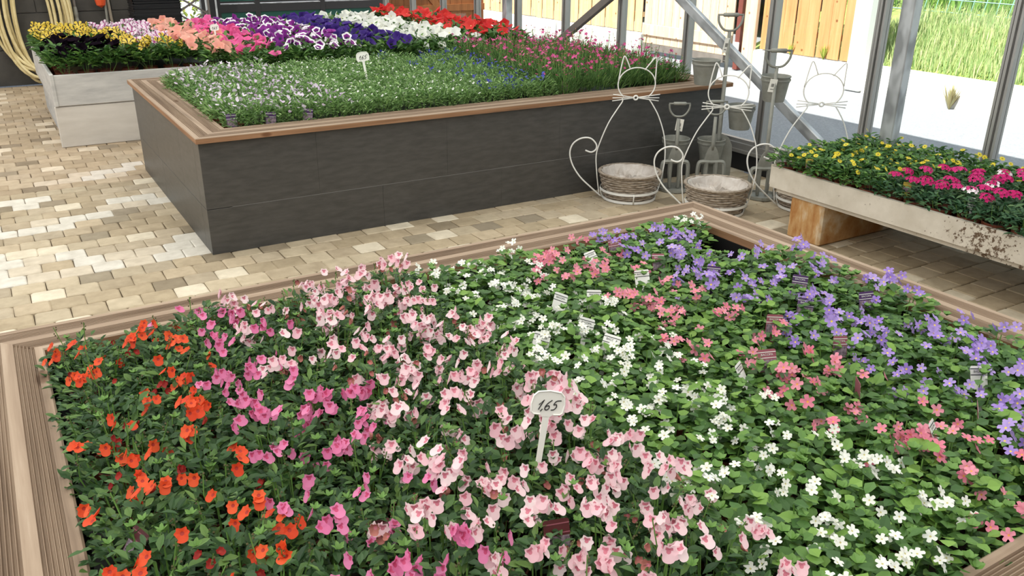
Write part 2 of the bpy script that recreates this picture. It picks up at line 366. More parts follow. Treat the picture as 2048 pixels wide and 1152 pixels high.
# ================================================================ SETTING
# floor base and pavers
mb = MB(); mb.box(-8, 4.78, -3.0, 11.6, -0.12, -0.012)
floor = struct(mb.build('floor', 'joint_sand'), 'tumbled sand-coloured paving laid in running bond')
PL, PW, GAP = 0.1555, 0.1425, 0.0035
EXCL = [(-0.10, 2.27, 0.50, 2.40), (0.95, 4.55, 4.72, 6.70), (0.50, 4.50, 7.95, 10.0), (3.95, 4.60, 3.08, 3.26)]
def paver_shape(seed):
    r = random.Random(seed); m_ = MB(); a, c = PL/2-GAP/2, PW/2-GAP/2
    j = lambda: r.uniform(-0.0025, 0.0025)
    cor = [(-a+j(), -c+j()), (a+j(), -c+j()), (a+j(), c+j()), (-a+j(), c+j())]
    out = []                                   # clipped (tumbled) corners
    for k in range(4):
        p0, p1, p2 = Vector(cor[k-1]), Vector(cor[k]), Vector(cor[(k+1) % 4]); q = r.uniform(0.004, 0.012)
        out += [p1 + (p0-p1).normalized()*q, p1 + (p2-p1).normalized()*q]
    n = 8; e = 0.006
    vs = [(p.x, p.y, -0.035) for p in out] + [(p.x, p.y, -0.004) for p in out] + [(p.x*(1-e/a), p.y*(1-e/c), 0.0) for p in out]
    fs = [tuple(2*n+i for i in range(n))]
    for q in range(2):
        fs += [(q*n+i, q*n+(i+1) % n, (q+1)*n+(i+1) % n, (q+1)*n+i) for i in range(n)]
    m_.add(vs, fs)
    return m_
pav_shapes = [paver_shape(i) for i in range(6)]
pav_mesh = [p.mesh('paver', ['paver']) for p in pav_shapes]
def hash2(i, j):
    return random.Random(i*7919 + j*104729 + 3).random()
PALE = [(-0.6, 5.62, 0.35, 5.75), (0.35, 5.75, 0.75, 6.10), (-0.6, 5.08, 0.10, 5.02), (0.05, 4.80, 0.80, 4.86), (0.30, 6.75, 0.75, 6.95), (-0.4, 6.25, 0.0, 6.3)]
def seg(px, py, ax, ay, bx, by):                 # distance to the paler streaks of the paving
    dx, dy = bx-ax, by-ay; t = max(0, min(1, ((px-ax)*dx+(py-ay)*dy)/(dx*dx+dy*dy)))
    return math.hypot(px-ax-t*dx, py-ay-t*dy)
cells = []
j = 0
y = 2.30
rows = int((11.7-2.30)/PW)
for jr in range(-24, rows):
    yy = 4.980 + PW/2 + (jr-19)*PW
    if yy > 11.62: break
    off = 0.037 + (0.5*PL if jr % 2 else 0)
    for ic in range(-9, 32):
        xx = off + ic*PL + PL/2
        if xx < -1.3 or xx > 4.80: continue
        if any(a+PL/2 < xx < b_-PL/2 and c+PW/2 < yy < d-PW/2 for a, b_, c, d in EXCL): continue
        cells.append((xx, yy, ic, jr))
def paver_col(x, y, i, j):
    h = hash2(i, j); g = hash2(j, i+91)
    base = [(0.43, 0.345, 0.235), (0.47, 0.38, 0.265), (0.40, 0.32, 0.215), (0.50, 0.415, 0.295), (0.46, 0.38, 0.275)][int(h*5)]
    k = 0.86 + 0.24*g
    c = [q*k for q in base]
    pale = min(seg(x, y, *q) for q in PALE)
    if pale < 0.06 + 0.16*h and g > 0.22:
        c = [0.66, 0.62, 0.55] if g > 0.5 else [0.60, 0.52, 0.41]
    elif g > 0.93: c = [0.68, 0.60, 0.47]
    elif g < 0.07: c = [q*0.72 for q in c]
    if y > 6.5: c = [c[0]*0.97, c[1]*0.93, c[2]*0.93]
    return c
vis = []; rest = []
for c in cells:
    (vis if in_view((c[0], c[1], 0), 40) else rest).append(c)
def hidden(c):                                   # behind the front bed or the planters
    x, y = c[0], c[1]
    s = proj((x, y, 0))
    return y < 3.05 and -0.3 < x < 2.2
vis.sort(key=lambda c: (hidden(c), (c[0])**2 + c[1]**2))
near, far = vis[:300], vis[300:] + rest
for k, (x, y, i, j_) in enumerate(near):
    o = link('paver', pav_mesh[int(hash2(i+5, j_)*6)], floor, (x, y, (hash2(i, j_+7)-0.5)*0.004), ((hash2(i, j_)-0.5)*0.016, (hash2(j_, i)-0.5)*0.016, (hash2(i+2, j_)-0.5)*0.02))
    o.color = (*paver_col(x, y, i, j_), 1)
mb = MB(); cols = []
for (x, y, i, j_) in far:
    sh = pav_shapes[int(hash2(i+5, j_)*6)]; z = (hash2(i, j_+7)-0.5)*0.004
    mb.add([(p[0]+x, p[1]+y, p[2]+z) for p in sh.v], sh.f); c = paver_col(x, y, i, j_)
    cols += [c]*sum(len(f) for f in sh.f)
po = mb.build('distant_pavers', 'paver_far', floor); po['kind'] = 'stuff'
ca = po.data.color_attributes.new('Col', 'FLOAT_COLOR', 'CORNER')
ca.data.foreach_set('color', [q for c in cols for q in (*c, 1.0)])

# outside ground
mb = MB(); mb.box(4.92, 40, -12, 40, -0.12, -0.01); mb.box(-8, 4.92, 11.9, 40, -0.12, -0.01)
struct(mb.build('ground', 'asphalt'), 'sun-bleached asphalt yard outside the glass wall')
# roof
mb = MB()
mb.add([(5.0, -3, 2.55), (5.0, 12, 2.55), (0.6, 12, 3.6), (0.6, -3, 3.6), (-2.9, -3, 2.75), (-2.9, 12, 2.75)], [(0, 1, 2, 3), (3, 2, 5, 4)])  # unseen roof, its left edge drawn in so sun lights the floor there
struct(mb.build('ceiling', 'roof_sheet'), 'milky greenhouse roof sheets')
# back wall: grey block wall left of the opening
wb = MB(); wb.box(-6, 1.95, 11.62, 11.85, 0, 2.9)
wall_back = struct(wb.build('wall_back', 'mortar'), 'dark grey painted block wall at the back')
blk = None
for zr in range(7):
    z0 = zr*0.40; xo = -1.0 + (0.4 if zr % 2 else 0.0)
    for k in range(-2, 4):
        x0 = xo + k*0.8; x1 = min(x0+0.795, 1.96)
        if x1-x0 < 0.1: continue
        mb = MB(); mb.cbox(x0, x1, 11.595, 11.66, z0+0.003, z0+0.397, 0.004); mb.build('wall_block', 'grey_wall', wall_back)
mb = MB(); mb.box(-6, 5.2, -3.2, -3.0, 0, 2.9)
struct(mb.build('wall_front', 'grey_wall'), 'dark wall at the near end')
# right glass wall
GX = 4.85
POSTS = [1.85, 2.70, 3.55, 4.43, 5.31, 6.17, 7.04, 7.92, 8.80, 9.65, 10.52, 11.40]
mb = MB(); mb.box(GX-0.05, GX+0.04, 0.8, 11.6, 0.0, 0.13)
wall_right = struct(mb.build('wall_right', 'black_plastic'), 'glazed side wall of aluminium bars over a black base board')
mb = MB(); mb.box(GX-0.06, GX+0.05, 0.8, 11.6, 0.13, 0.155); mb.box(GX-0.045, GX+0.04, 0.8, 11.6, 0.155, 0.20); mb.box(GX-0.02, GX+0.02, 0.8, 11.6, 0.20, 0.225)
mb.build('sill_rail', 'aluminium', wall_right)
mb = MB(); mb.box(GX-0.05, GX+0.05, 0.8, 11.6, 2.45, 2.55); mb.build('top_rail', 'aluminium', wall_right)
pm = MB(); pm.box(-0.03, 0.03, -0.030, -0.016, 0.0, 2.25); pm.box(-0.02, 0.02, -0.016, -0.006, 0, 2.25); pm.box(-0.04, 0.03, -0.006, 0.010, 0, 2.25); pm.box(-0.02, 0.02, 0.010, 0.020, 0, 2.25); pm.box(-0.03, 0.03, 0.020, 0.034, 0, 2.25)
pme = pm.mesh('glazing_bar', ['aluminium'])
for yp in POSTS: link('glazing_bar', pme, wall_right, (GX, yp, 0.20))
for a, b_ in zip(POSTS[:-1], POSTS[1:]):
    mb = MB(); mb.box(GX+0.004, GX+0.010, a+0.03, b_-0.03, 0.215, 2.45); mb.build('glass_pane', 'glass', wall_right)
# galvanised columns and braces
def column(y, label):
    o = empty('steel_column', (GX-0.135, y, 0)); m_ = MB()
    m_.cbox(-0.038, 0.038, -0.045, 0.045, 0.01, 2.5, 0.006); m_.build('shaft', 'galvanised', o)
    m_ = MB(); m_.box(-0.065, 0.065, -0.08, 0.08, 0.0, 0.012); m_.build('base_plate', 'galvanised', o)
    return tag(o, label, 'column')
column(3.275, 'galvanised square steel column behind the yellow flowered trough')
column(7.92, 'galvanised square steel column behind the red petunias')
def brace(name, y0, z0, y1, z1, wd, mat, label, x=GX-0.105):
    d = Vector((0, y1-y0, z1-z0)); L = d.length; m_ = MB()
    m_.cbox(-0.02, 0.02, -wd/2, wd/2, 0, L, 0.006)
    m_.box(-0.028, -0.02, -wd/2, -wd/2+0.012, 0.0, L); 
    o = m_.build(name, mat, None, (x, y0, z0), Vector((0, d.y, d.z)).to_track_quat('Z', 'X').to_euler())
    return o
def brace2(y0, z0, y1, z1, wd, mat, label):
    d = Vector((0, y1-y0, z1-z0)); L = d.length; ang = math.atan2(-(y1-y0), z1-z0)
    o = empty('diagonal_brace', (GX-0.10, y0, z0), (ang, 0, 0)); m_ = MB()
    m_.cbox(-0.022, 0.022, -wd/2, wd/2, 0.0, L, 0.006); m_.build('brace_bar', mat, o)
    m_ = MB(); m_.box(-0.03, 0.03, -wd/2-0.012, wd/2+0.012, -0.03, 0.05); m_.build('end_bracket', mat, o)
    return tag(o, label, 'brace')
brace2(3.36, 0.10, 5.95, 1.56, 0.075, 'galvanised', 'galvanised diagonal brace sloping down behind the hanging buckets')
brace2(7.84, 0.24, 5.60, 1.52, 0.07, 'dark_steel', 'dark steel diagonal brace rising above the pink dianthus')

# ================================================================ YARD OUTSIDE
KX = 8.65
mb = MB(); mb.cbox(KX, KX+0.25, 2.0, 8.25, -0.05, 0.29, 0.02); mb.cbox(KX, KX+0.25, 10.55, 17.0, -0.05, 0.29, 0.02)
struct(mb.build('kerb_wall', 'kerb_concrete'), 'low white concrete kerb wall across the yard')
def plank_fence(y0, y1, z0, z1, mat, label, pitch=0.187):
    o = empty('wooden_fence', (KX+0.06, (y0+y1)/2, z0)); n = int(round((y1-y0)/pitch)); p = (y1-y0)/n
    a = MB(); a.cbox(-0.010, 0.010, -p/2+0.006, p/2-0.006, 0, z1-z0, 0.004); me = a.mesh('plank', [mat])
    for i in range(n):
        link('plank', me, o, (0.0 if i % 2 else 0.014, y0-(y0+y1)/2+(i+0.5)*p, R.uniform(-0.006, 0.006)))
    for zz in (0.22, 1.2):
        a = MB(); a.box(0.028, 0.068, (y0-y1)/2, (y1-y0)/2, zz, zz+0.07); a.build('rail', mat, o)
    return tag(o, label, 'fence')
plank_fence(10.60, 16.4, 0.30, 2.1, 'fence_wood', 'pale plank fence beyond the pink dianthus, left of the wooden gate')
plank_fence(6.72, 8.16, 0.30, 2.1, 'fence_orange', 'orange plank fence section right of the wooden gate')
# wooden gate, ajar bottom rail
g = empty('wooden_gate', (KX+0.02, 9.55, 0.06)); p = 0.155
a = MB(); a.cbox(-0.012, 0.012, -p/2+0.003, p/2-0.003, 0.0, 2.0, 0.004); me = a.mesh('board', ['gate_wood'])
for i in range(12): link('board', me, g, (0, -0.93+(i+0.5)*p, 0.10))
a = MB(); a.cbox(-0.045, -0.012, -0.93, 0.93, 0.22, 0.38, 0.005); a.build('bottom_rail', 'gate_wood', g)
a = MB(); a.box(-0.02, 0.03, -0.80, 0.93, 0.0, 0.10); a.build('underside_shadow', 'dark_steel', g)  # dark strip put in for the shadow under the bottom rail
tag(g, 'wide wooden gate with vertical boards and a dark bottom edge', 'gate')
g = empty('gate_post', (KX+0.02, 8.50, 0)); a = MB(); a.cbox(-0.04, 0.04, -0.04, 0.04, 0, 2.2, 0.006); a.build('post_shaft', 'brown_red_metal', g)
a = MB(); a.box(-0.05, -0.04, -0.05, 0.05, 0.25, 0.36); a.build('hinge_plate', 'white_paint', g)
tag(g, 'dark red metal post beside the wooden gate', 'post')
mb = MB(); mb.cbox(-0.05, 0.02, -0.10, 0.10, 0.08, 2.1, 0.01); o = mb.build('gate_jamb_board', 'gate_wood', None, (KX+0.03, 8.31, 0)); tag(o, 'broad reddish jamb board between gate post and orange fence', 'board')
mb = MB(); mb.cbox(-0.08, 0.08, -0.11, 0.11, 0.0, 2.1, 0.015); o = mb.build('fence_post', 'white_paint', None, (KX+0.02, 6.58, 0)); tag(o, 'thick white post at the end of the orange fence', 'post')
# grass bank behind the kerb
def bank_z(x): return 0.27 + max(0, x-KX-0.2)*0.30
mb = MB(); xs = [KX+0.2, 9.4, 10.2, 11.2]; 
for i in range(len(xs)-1):
    mb.add([(xs[i], 1.5, bank_z(xs[i])-0.03), (xs[i+1], 1.5, bank_z(xs[i+1])-0.03), (xs[i+1], 8.6, bank_z(xs[i+1])-0.03), (xs[i], 8.6, bank_z(xs[i])-0.03)], [(0, 1, 2, 3)])
mb.add([(11.2, -6, 0.98), (40, -6, 1.6), (40, 30, 1.6), (11.2, 30, 0.98)], [(0, 1, 2, 3)])
struct(mb.build('grass_bank', 'bank_soil'), 'grassy bank rising behind the kerb wall')
def blades(n, x0, x1, y0, y1, h0, h1, wd, zf, rr, lean=0.35):
    m_ = MB()
    for _ in range(n):
        x, y = rr.uniform(x0, x1), rr.uniform(y0, y1); z = zf(x); h = rr.uniform(h0, h1); a = rr.uniform(0, 2*PI); le = rr.uniform(0.05, lean)*h; dx, dy = cos(a), sin(a)
        b2 = rr.uniform(0, 2*PI); wx, wy = cos(b2)*wd, sin(b2)*wd
        m_.add([(x-wx, y-wy, z), (x+wx, y+wy, z), (x+dx*le*0.4+wx*0.7, y+dy*le*0.4+wy*0.7, z+h*0.6), (x+dx*le*0.4-wx*0.7, y+dy*le*0.4-wy*0.7, z+h*0.6), (x+dx*le, y+dy*le, z+h)], [(0, 1, 2, 3), (3, 2, 4)])
    return m_
o = blades(9000, KX+0.27, 10.5, 3.4, 7.2, 0.06, 0.24, 0.006, lambda x: bank_z(x)-0.03, random.Random(3)).build('bank_grass', 'grass_blade'); o['kind'] = 'stuff'; tag(o, 'sunlit yellow-green grass growing on the bank', 'grass')
o = blades(6000, 10.6, 13.5, 3.2, 9.0, 0.15, 0.40, 0.012, lambda x: 0.8+max(0, x-10.6)*0.06, random.Random(5)).build('meadow_grass', 'meadow'); o['kind'] = 'stuff'; tag(o, 'deeper green meadow grass behind the wire mesh', 'grass')
# wire mesh fence
g = empty('wire_mesh_fence', (10.5, 5.6, 0.78))
for i in range(26):
    a = MB(); y0 = -2.0 + i*0.16; a.tube([(0, y0, 0.0), (0, y0-0.10, 0.6), (0, y0-0.15, 1.0)], 0.006, 4); a.build('wire', 'mesh_wire', g)
for zz in (0.02, 0.17, 0.33, 0.6, 0.9):
    a = MB(); a.tube([(0, -2.2, zz), (0, 0, zz-0.015), (0, 2.2, zz)], 0.006, 4); a.build('line_wire', 'mesh_wire', g)
for yy in (-2.0, 2.2):
    a = MB(); a.tube([(0, yy, -0.2), (0, yy, 1.1)], 0.02, 6); a.build('stake', 'mesh_wire', g)
tag(g, 'blue-green wire mesh fence on top of the grass bank', 'fence')
# weed tufts at the kerb and on the fence
def weed(x, y, z, h, n, label, mat='dry_weed'):
    rr = random.Random(int(y*100)); m_ = MB()
    for _ in range(n):
        a = rr.uniform(0, 2*PI); l = h*rr.uniform(0.5, 1); t = rr.uniform(0.1, 0.6); p0 = Vector((0, 0, 0)); d = Vector((cos(a)*t, sin(a)*t, 1)).normalized(); s_ = Vector((-sin(a), cos(a), 0))*0.006
        m_.add([p0-s_, p0+s_, p0+d*l*0.6+s_*1.5, p0+d*l*0.6-s_*1.5, p0+d*l], [(0, 1, 2, 3), (3, 2, 4)])
    tag(m_.build('weed_tuft', mat, None, (x, y, z)), label, 'weed')
weed(KX-0.06, 5.32, -0.01, 0.30, 60, 'tallest dry weed tuft at the foot of the kerb wall')
weed(KX-0.05, 4.80, -0.01, 0.14, 45, 'low spreading dry weeds at the foot of the kerb, right of the tall tuft')
weed(KX-0.04, 6.02, -0.01, 0.10, 25, 'small dry weeds at the kerb foot beside the steel column')
weed(KX+0.03, 7.10, 0.29, 0.22, 22, 'yellowing weed sprouting at the bottom of the orange fence', 'bush_leaf')
weed(KX+0.03, 7.62, 0.29, 0.16, 16, 'smaller yellow weed at the bottom of the orange fence, left one', 'bush_leaf')
# brown timber gate leaves outside the far corner
g = empty('timber_shed_wall', (5.95, 12.6, 0)); n = 11; p = 2.2/n
a = MB(); a.cbox(-p/2+0.002, p/2-0.002, -0.012, 0.012, 0.0, 2.2, 0.004); me = a.mesh('board', ['brown_wood'])
for i in range(n): link('board', me, g, (-1.1+(i+0.5)*p, 0, 0.02))
for zz in (0.55, 1.7):
    a = MB(); a.box(-1.1, 1.1, -0.04, -0.012, zz, zz+0.10); a.build('rail', 'brown_wood', g)
a = MB(); a.box(-0.05, 0.05, -0.042, -0.013, 0, 1.55, mat=Matrix.Translation((0.45, 0, 0.42)) @ Matrix.Rotation(-0.72, 4, 'Y')); a.build('diagonal_board', 'brown_wood', g)
tag(g, 'brown timber wall with a diagonal board behind the red petunias', 'shed')

# back opening: lattice gate, green panels, tray stack, bush
g = empty('lattice_gate', (2.38, 11.95, 0.0))
for i in range(7):
    for s in (-1, 1):
        a = MB(); z0 = 0.05+i*0.22; a.box(-0.012, 0.012, -0.004+0.006*s, 0.004+0.006*s, -0.25, 0.25, mat=Matrix.Translation((0, 0, z0+0.11)) @ Matrix.Rotation(s*1.02, 4, 'Y')); a.build('slat', 'dark_steel', g)
for xx in (-0.22, 0.22):
    a = MB(); a.box(xx-0.012, xx+0.012, -0.02, 0.02, 0, 1.6); a.build('stile', 'dark_steel', g)
tag(g, 'folding metal lattice gate beside the stack of black trays', 'gate')
g = empty('panel_screen', (3.97, 12.5, 0.0))
for (x0, x1) in ((-1.10, -0.62), (-0.56, 0.32), (0.38, 1.22)):
    for (z0, z1) in ((0.55, 0.655), (0.80, 1.6)):
        a = MB(); a.box(x0, x1, -0.01, 0.01, z0, z1); a.build('panel', 'dark_green', g)
for xx in (-1.13, -0.59, 0.35, 1.25):
    a = MB(); a.box(xx-0.035, xx+0.035, -0.03, 0.03, 0.0, 1.7); a.build('upright', 'black_metal', g)
for (z0, z1, m_) in ((0.655, 0.76, 'black_metal'), (0.775, 0.80, 'black_metal'), (0.515, 0.55, 'dark_steel'), (1.6, 1.7, 'black_metal'), (0.76, 0.768, 'galvanised')):
    a = MB(); a.box(-1.14, 1.28, -0.028, 0.028, z0, z1); a.build('rail', m_, g)
a = MB(); a.box(-1.35, -1.16, -0.05, 0.05, 0, 1.7); a.build('jamb', 'black_metal', g)
a = MB(); a.box(-1.30, -1.27, -0.07, -0.05, 0.55, 1.7); a.box(-1.17, -1.15, -0.07, -0.05, 0.5, 1.7); a.build('guide_rail', 'galvanised', g)
tag(g, 'dark green panels in a black metal frame at the back opening', 'gate')
def leaf_ball(n, rx, ry, rz, l, wd, rr):
    m_ = MB()
    for _ in range(n):
        u = rr.uniform(-1, 1); a = rr.uniform(0, 2*PI); q = math.sqrt(1-u*u); rad = rr.uniform(0.55, 1.0)**0.5
        p = Vector((q*cos(a)*rx, q*sin(a)*ry, u*rz))*rad
        add_leaf(m_, p, Vector((rr.uniform(-1, 1), rr.uniform(-1, 1), rr.uniform(-0.6, 0.8))), l*rr.uniform(0.7, 1.2), wd*rr.uniform(0.8, 1.2), rr)
    return m_
def add_leaf(m_, p, d, l, wd, rr, mi=0, fold=0.18, up=None, bend=0.0):
    d = d.normalized(); u = up if up is not None else Vector((rr.uniform(-0.3, 0.3), rr.uniform(-0.3, 0.3), 1))
    s_ = d.cross(u)
    if s_.length < 1e-3: s_ = d.cross(Vector((1, 0, 0)))
    s_.normalize(); n = s_.cross(d)
    c = p + d*(l*0.5) + n*(-bend*l*0.2); tip = p + d*l - n*(bend*l)
    m_.add([p, p+d*(l*0.42)+s_*(wd/2)+n*(fold*wd), c - n*(fold*wd*0.2), p+d*(l*0.42)-s_*(wd/2)+n*(fold*wd), tip,
            p+d*(l*0.76)+s_*(wd*0.36)+n*(fold*wd*0.6-bend*l*0.3), p+d*(l*0.76)-s_*(wd*0.36)+n*(fold*wd*0.6-bend*l*0.3)],
           [(0, 2, 1), (0, 3, 2), (1, 2, 5), (2, 3, 6), (2, 4, 5), (2, 6, 4)], mi)
g = empty('shrub', (2.6, 14.4, 0)); leaf_ball(900, 0.7, 0.5, 0.9, 0.12, 0.05, random.Random(21)).build('foliage', 'bush_leaf', g, (0, 0, 0.95))
a = MB(); a.tube([(0, 0, 0), (0.05, 0, 0.9)], 0.03); a.build('stem', 'brown_wood', g); tag(g, 'sunny yellow-green shrub seen through the lattice gate', 'shrub')
a = MB()                                         # one plant tray, open top with a rim
a.box(-0.26, 0.26, -0.19, 0.19, 0, 0.006); a.box(-0.26, -0.25, -0.19, 0.19, 0, 0.028); a.box(0.25, 0.26, -0.19, 0.19, 0, 0.028); a.box(-0.26, 0.26, -0.19, -0.18, 0, 0.028); a.box(-0.26, 0.26, 0.18, 0.19, 0, 0.028)
a.box(-0.27, 0.27, -0.2, -0.18, 0.022, 0.028); a.box(-0.27, 0.27, 0.18, 0.2, 0.022, 0.028); tme = a.mesh('plant_tray', ['black_plastic'])
for i in range(36):
    o = link('plant_tray', tme, None, (1.82+R.uniform(-0.006, 0.006), 11.2+R.uniform(-0.006, 0.006), i*0.029), (0, 0, R.uniform(-0.02, 0.02)))
    tag(o, 'black plastic plant tray in the tall stack against the grey back wall', 'tray', 'stacked black plant trays')
# hose coil on the back wall and floor
def hose():
    rr = random.Random(4); pts = []
    n = 9
    for k in range(n):
        cx = 0.56+rr.uniform(-0.09, 0.09); rx = 0.24+0.05*(k % 4)+rr.uniform(-0.03, 0.03); zb = 0.03+0.05*(k % 4)+rr.uniform(0, 0.03); zt = 1.62+rr.uniform(-0.05, 0.05)
        yy = 11.52 - 0.03*(k % 3)
        for q in range(16):
            t = PI/2 + 2*PI*q/16
            z = (zt+zb)/2 + (zt-zb)/2*sin(t); wfac = 0.70+0.30*min(1, max(0, (zt-z)/(zt-zb)))**0.7
            lay = 0.16*max(0, 0.35-z)*(1+(k % 4))*1.2
            pts.append((cx + rx*wfac*cos(t)*1.15, yy - lay, z))
    return catmull(pts, 3)
a = MB(); a.tube(hose(), 0.018, 7); o = shade_auto(a.build('garden_hose', 'hose')); tag(o, 'pale yellow garden hose hanging in big coils on the grey back wall', 'hose')
g = empty('water_tap_pipe', (1.0, 11.53, 0.0)); a = MB(); a.tube([(0, 0, 0.78), (0, 0, 1.8)], 0.014, 8); a.build('pipe', 'dark_steel', g); a = MB(); a.lathe([(0.016, 0.66), (0.026, 0.70), (0.02, 0.74), (0.026, 0.78), (0.018, 0.86)], 10); a.build('coupling', 'zinc', g)
a = MB(); a.lathe([(0.0, 0.56), (0.024, 0.56), (0.030, 0.62), (0.022, 0.68), (0, 0.68)], 10); a.build('connector', 'orange_plastic', g); tag(g, 'water pipe with a metal coupling and orange connector on the back wall', 'pipe')
g = empty('hose_gun', (1.28, 11.5, 0)); a = MB(); a.lathe([(0, 0.84), (0.05, 0.87), (0.062, 0.93), (0.05, 1.0), (0.0, 1.02)], 12); a.build('head', 'orange_plastic', g); a = MB(); a.tube([(0.03, 0, 0.45), (0.045, 0, 0.80), (0.05, 0, 1.2)], 0.014, 8); a.build('lance', 'zinc', g)
tag(g, 'orange watering lance leaning on the back wall', 'watering lance')
a = MB(); a.tube([(1.40, 11.55, 0.0), (1.34, 11.57, 1.7)], 0.016, 8); o = a.build('tool_handle', 'beige_paint'); tag(o, 'beige tool handle leaning on the back wall by the orange lance', 'handle')

# ================================================================ PLANTERS
def deck_profile(wd, th):
    # outline (t across the board, z), top side grooved
    pts = [(0.0, 0.0), (0.0, -th)] ; top = []
    e = 0.004
    def band(a, b_, n):
        p = (b_-a)/n
        for i in range(n):
            c = a+(i+0.5)*p; hw = p*0.26
            top.extend([(c-hw-0.0014, 0.0), (c-hw, -0.0075), (c+hw, -0.0075), (c+hw+0.0014, 0.0)])
    top.append((e, 0.0)); band(wd*0.13, wd*0.42, 6); band(wd*0.58, wd*0.87, 6); top.append((wd-e, 0.0))
    return [(0.0, -th), (0.0, -e)] + top + [(wd, -e), (wd, -th)]
def deck_board(parent, inner0, inner1, outward, wd, th, ztop):
    # inner edge from inner0 to inner1 (x, y); board grows along 'outward' with mitred ends
    a, b_ = Vector((*inner0, 0)), Vector((*inner1, 0)); d = (b_-a); L = d.length; d.normalize(); n = Vector((*outward, 0))
    prof = deck_profile(wd, th); m_ = MB(); k = len(prof)
    # local frame: x along the board, y outward
    vs = [(-t, t, z) for t, z in prof] + [(L+t, t, z) for t, z in prof]
    fs = []; mi = []
    flip = d.cross(n).z < 0
    for i in range(k):
        j2 = (i+1) % k
        f = (i, j2, k+j2, k+i); fs.append(f[::-1] if not flip else f)
        z0, z1 = prof[i][1], prof[j2][1]
        mi.append(0 if (z0 > -0.009 and z1 > -0.009) else 1)
    fs += [tuple(range(k)) if not flip else tuple(range(k-1, -1, -1)), tuple(range(2*k-1, k-1, -1)) if not flip else tuple(range(k, 2*k))]; mi += [1, 1]
    if flip: vs = [(x, -y, z) for x, y, z in vs]
    for f, q in zip(fs, mi): m_.f.append(f); m_.m.append(q)
    m_.v = vs
    o = m_.build('rim_board', ['deck_top', 'deck_edge'], parent, (a.x, a.y, ztop), (0, 0, math.atan2(d.y, d.x)))
    return o
RZ = 0.66
# --- front bed
FB = (-0.016, 2.19, 0.59, 2.30); FW = 0.165
bed = empty('raised_bed', ((FB[0]+FB[1])/2, (FB[2]+FB[3])/2, 0))
def rel(o, base): o.location = Vector(o.location) - Vector(base.location); return o
def rim(root, B, wd, th=0.03, z=RZ):
    x0, x1, y0, y1 = B
    for a, b_, n in (((x0, y1), (x1, y1), (0, 1)), ((x0, y0), (x1, y0), (0, -1)), ((x0, y0), (x0, y1), (-1, 0)), ((x1, y0), (x1, y1), (1, 0))):
        rel(deck_board(root, a, b_, n, wd, th, z), root)
rim(bed, FB, FW)
def blocks(root, x0, x1, y0, y1, th, joints, mat='grey_paint'):
    # four walls of painted blocks: joints = {side: [(z0, z1, [cuts])]}
    for side, courses in joints.items():
        for z0, z1, cuts in courses:
            for a, b_ in zip(cuts[:-1], cuts[1:]):
                m_ = MB(); g2 = 0.0002; gz = 0.0014; cc = 0.0010
                if side == 'f': m_.cbox(a+g2, b_-g2, y0, y0+th, z0+gz, z1-gz, cc)
                if side == 'b': m_.cbox(a+g2, b_-g2, y1-th, y1, z0+gz, z1-gz, cc)
                if side == 'l': m_.cbox(x0, x0+th, a+g2, b_-g2, z0+gz, z1-gz, cc)
                if side == 'r': m_.cbox(x1-th, x1, a+g2, b_-g2, z0+gz, z1-gz, cc)
                rel(m_.build('wall_block', mat, root), root)
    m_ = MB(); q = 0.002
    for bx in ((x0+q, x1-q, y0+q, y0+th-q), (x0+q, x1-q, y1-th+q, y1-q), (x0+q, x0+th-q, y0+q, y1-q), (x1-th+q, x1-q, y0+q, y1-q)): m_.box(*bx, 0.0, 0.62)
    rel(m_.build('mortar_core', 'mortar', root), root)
x0, x1, y0, y1 = FB[0]-0.14, FB[1]+0.13, FB[2]-0.13, FB[3]+0.14
blocks(bed, x0, x1, y0, y1, 0.12, {'f': [(0, .26, [x0, .6, 1.43, x1]), (.26, .63, [x0, .2, 1.03, 1.86, x1])], 'b': [(0, .26, [x0, .6, 1.43, x1]), (.26, .63, [x0, .2, 1.03, 1.86, x1])],
    'l': [(0, .26, [y0+.12, 1.3, y1-.12]), (.26, .63, [y0+.12, 1.6, y1-.12])], 'r': [(0, .26, [y0+.12, 1.3, y1-.12]), (.26, .63, [y0+.12, 1.6, y1-.12])]})
def liner(root, B, zf, off=0.004):
    x0, x1, y0, y1 = B; m_ = MB(); e = 0.012; rr = random.Random(2); n = 40
    ring = []
    for (ax, ay, bx, by) in ((x0, y0, x1, y0), (x1, y0, x1, y1), (x1, y1, x0, y1), (x0, y1, x0, y0)):
        for i in range(n): ring.append((ax+(bx-ax)*i/n, ay+(by-ay)*i/n))
    L = len(ring); cx, cy = (x0+x1)/2, (y0+y1)/2; zs = [0.628, 0.58, 0.53, zf]
    for z in zs:
        for (x, y) in ring:
            k = 0 if z == zs[0] else rr.uniform(-0.006, 0.006)
            m_.v.append((x + (off+k)*(1 if x > cx else -1)*-1*(abs(x-cx) > (x1-x0)/2-0.001), y + (off+k)*(1 if y > cy else -1)*-1*(abs(y-cy) > (y1-y0)/2-0.001), z))
    for a in range(len(zs)-1):
        for i in range(L): m_.f.append((a*L+i, (a+1)*L+i, (a+1)*L+(i+1) % L, a*L+(i+1) % L)); m_.m.append(0)
    m_.add([(x0, y0, zf), (x1, y0, zf), (x1, y1, zf), (x0, y1, zf)], [(0, 1, 2, 3)])
    rel(shade_auto(m_.build('liner', 'liner', root)), root)
liner(bed, FB, 0.50)
tag(bed, 'raised grey block bed with grooved timber rim in the foreground', 'planter')
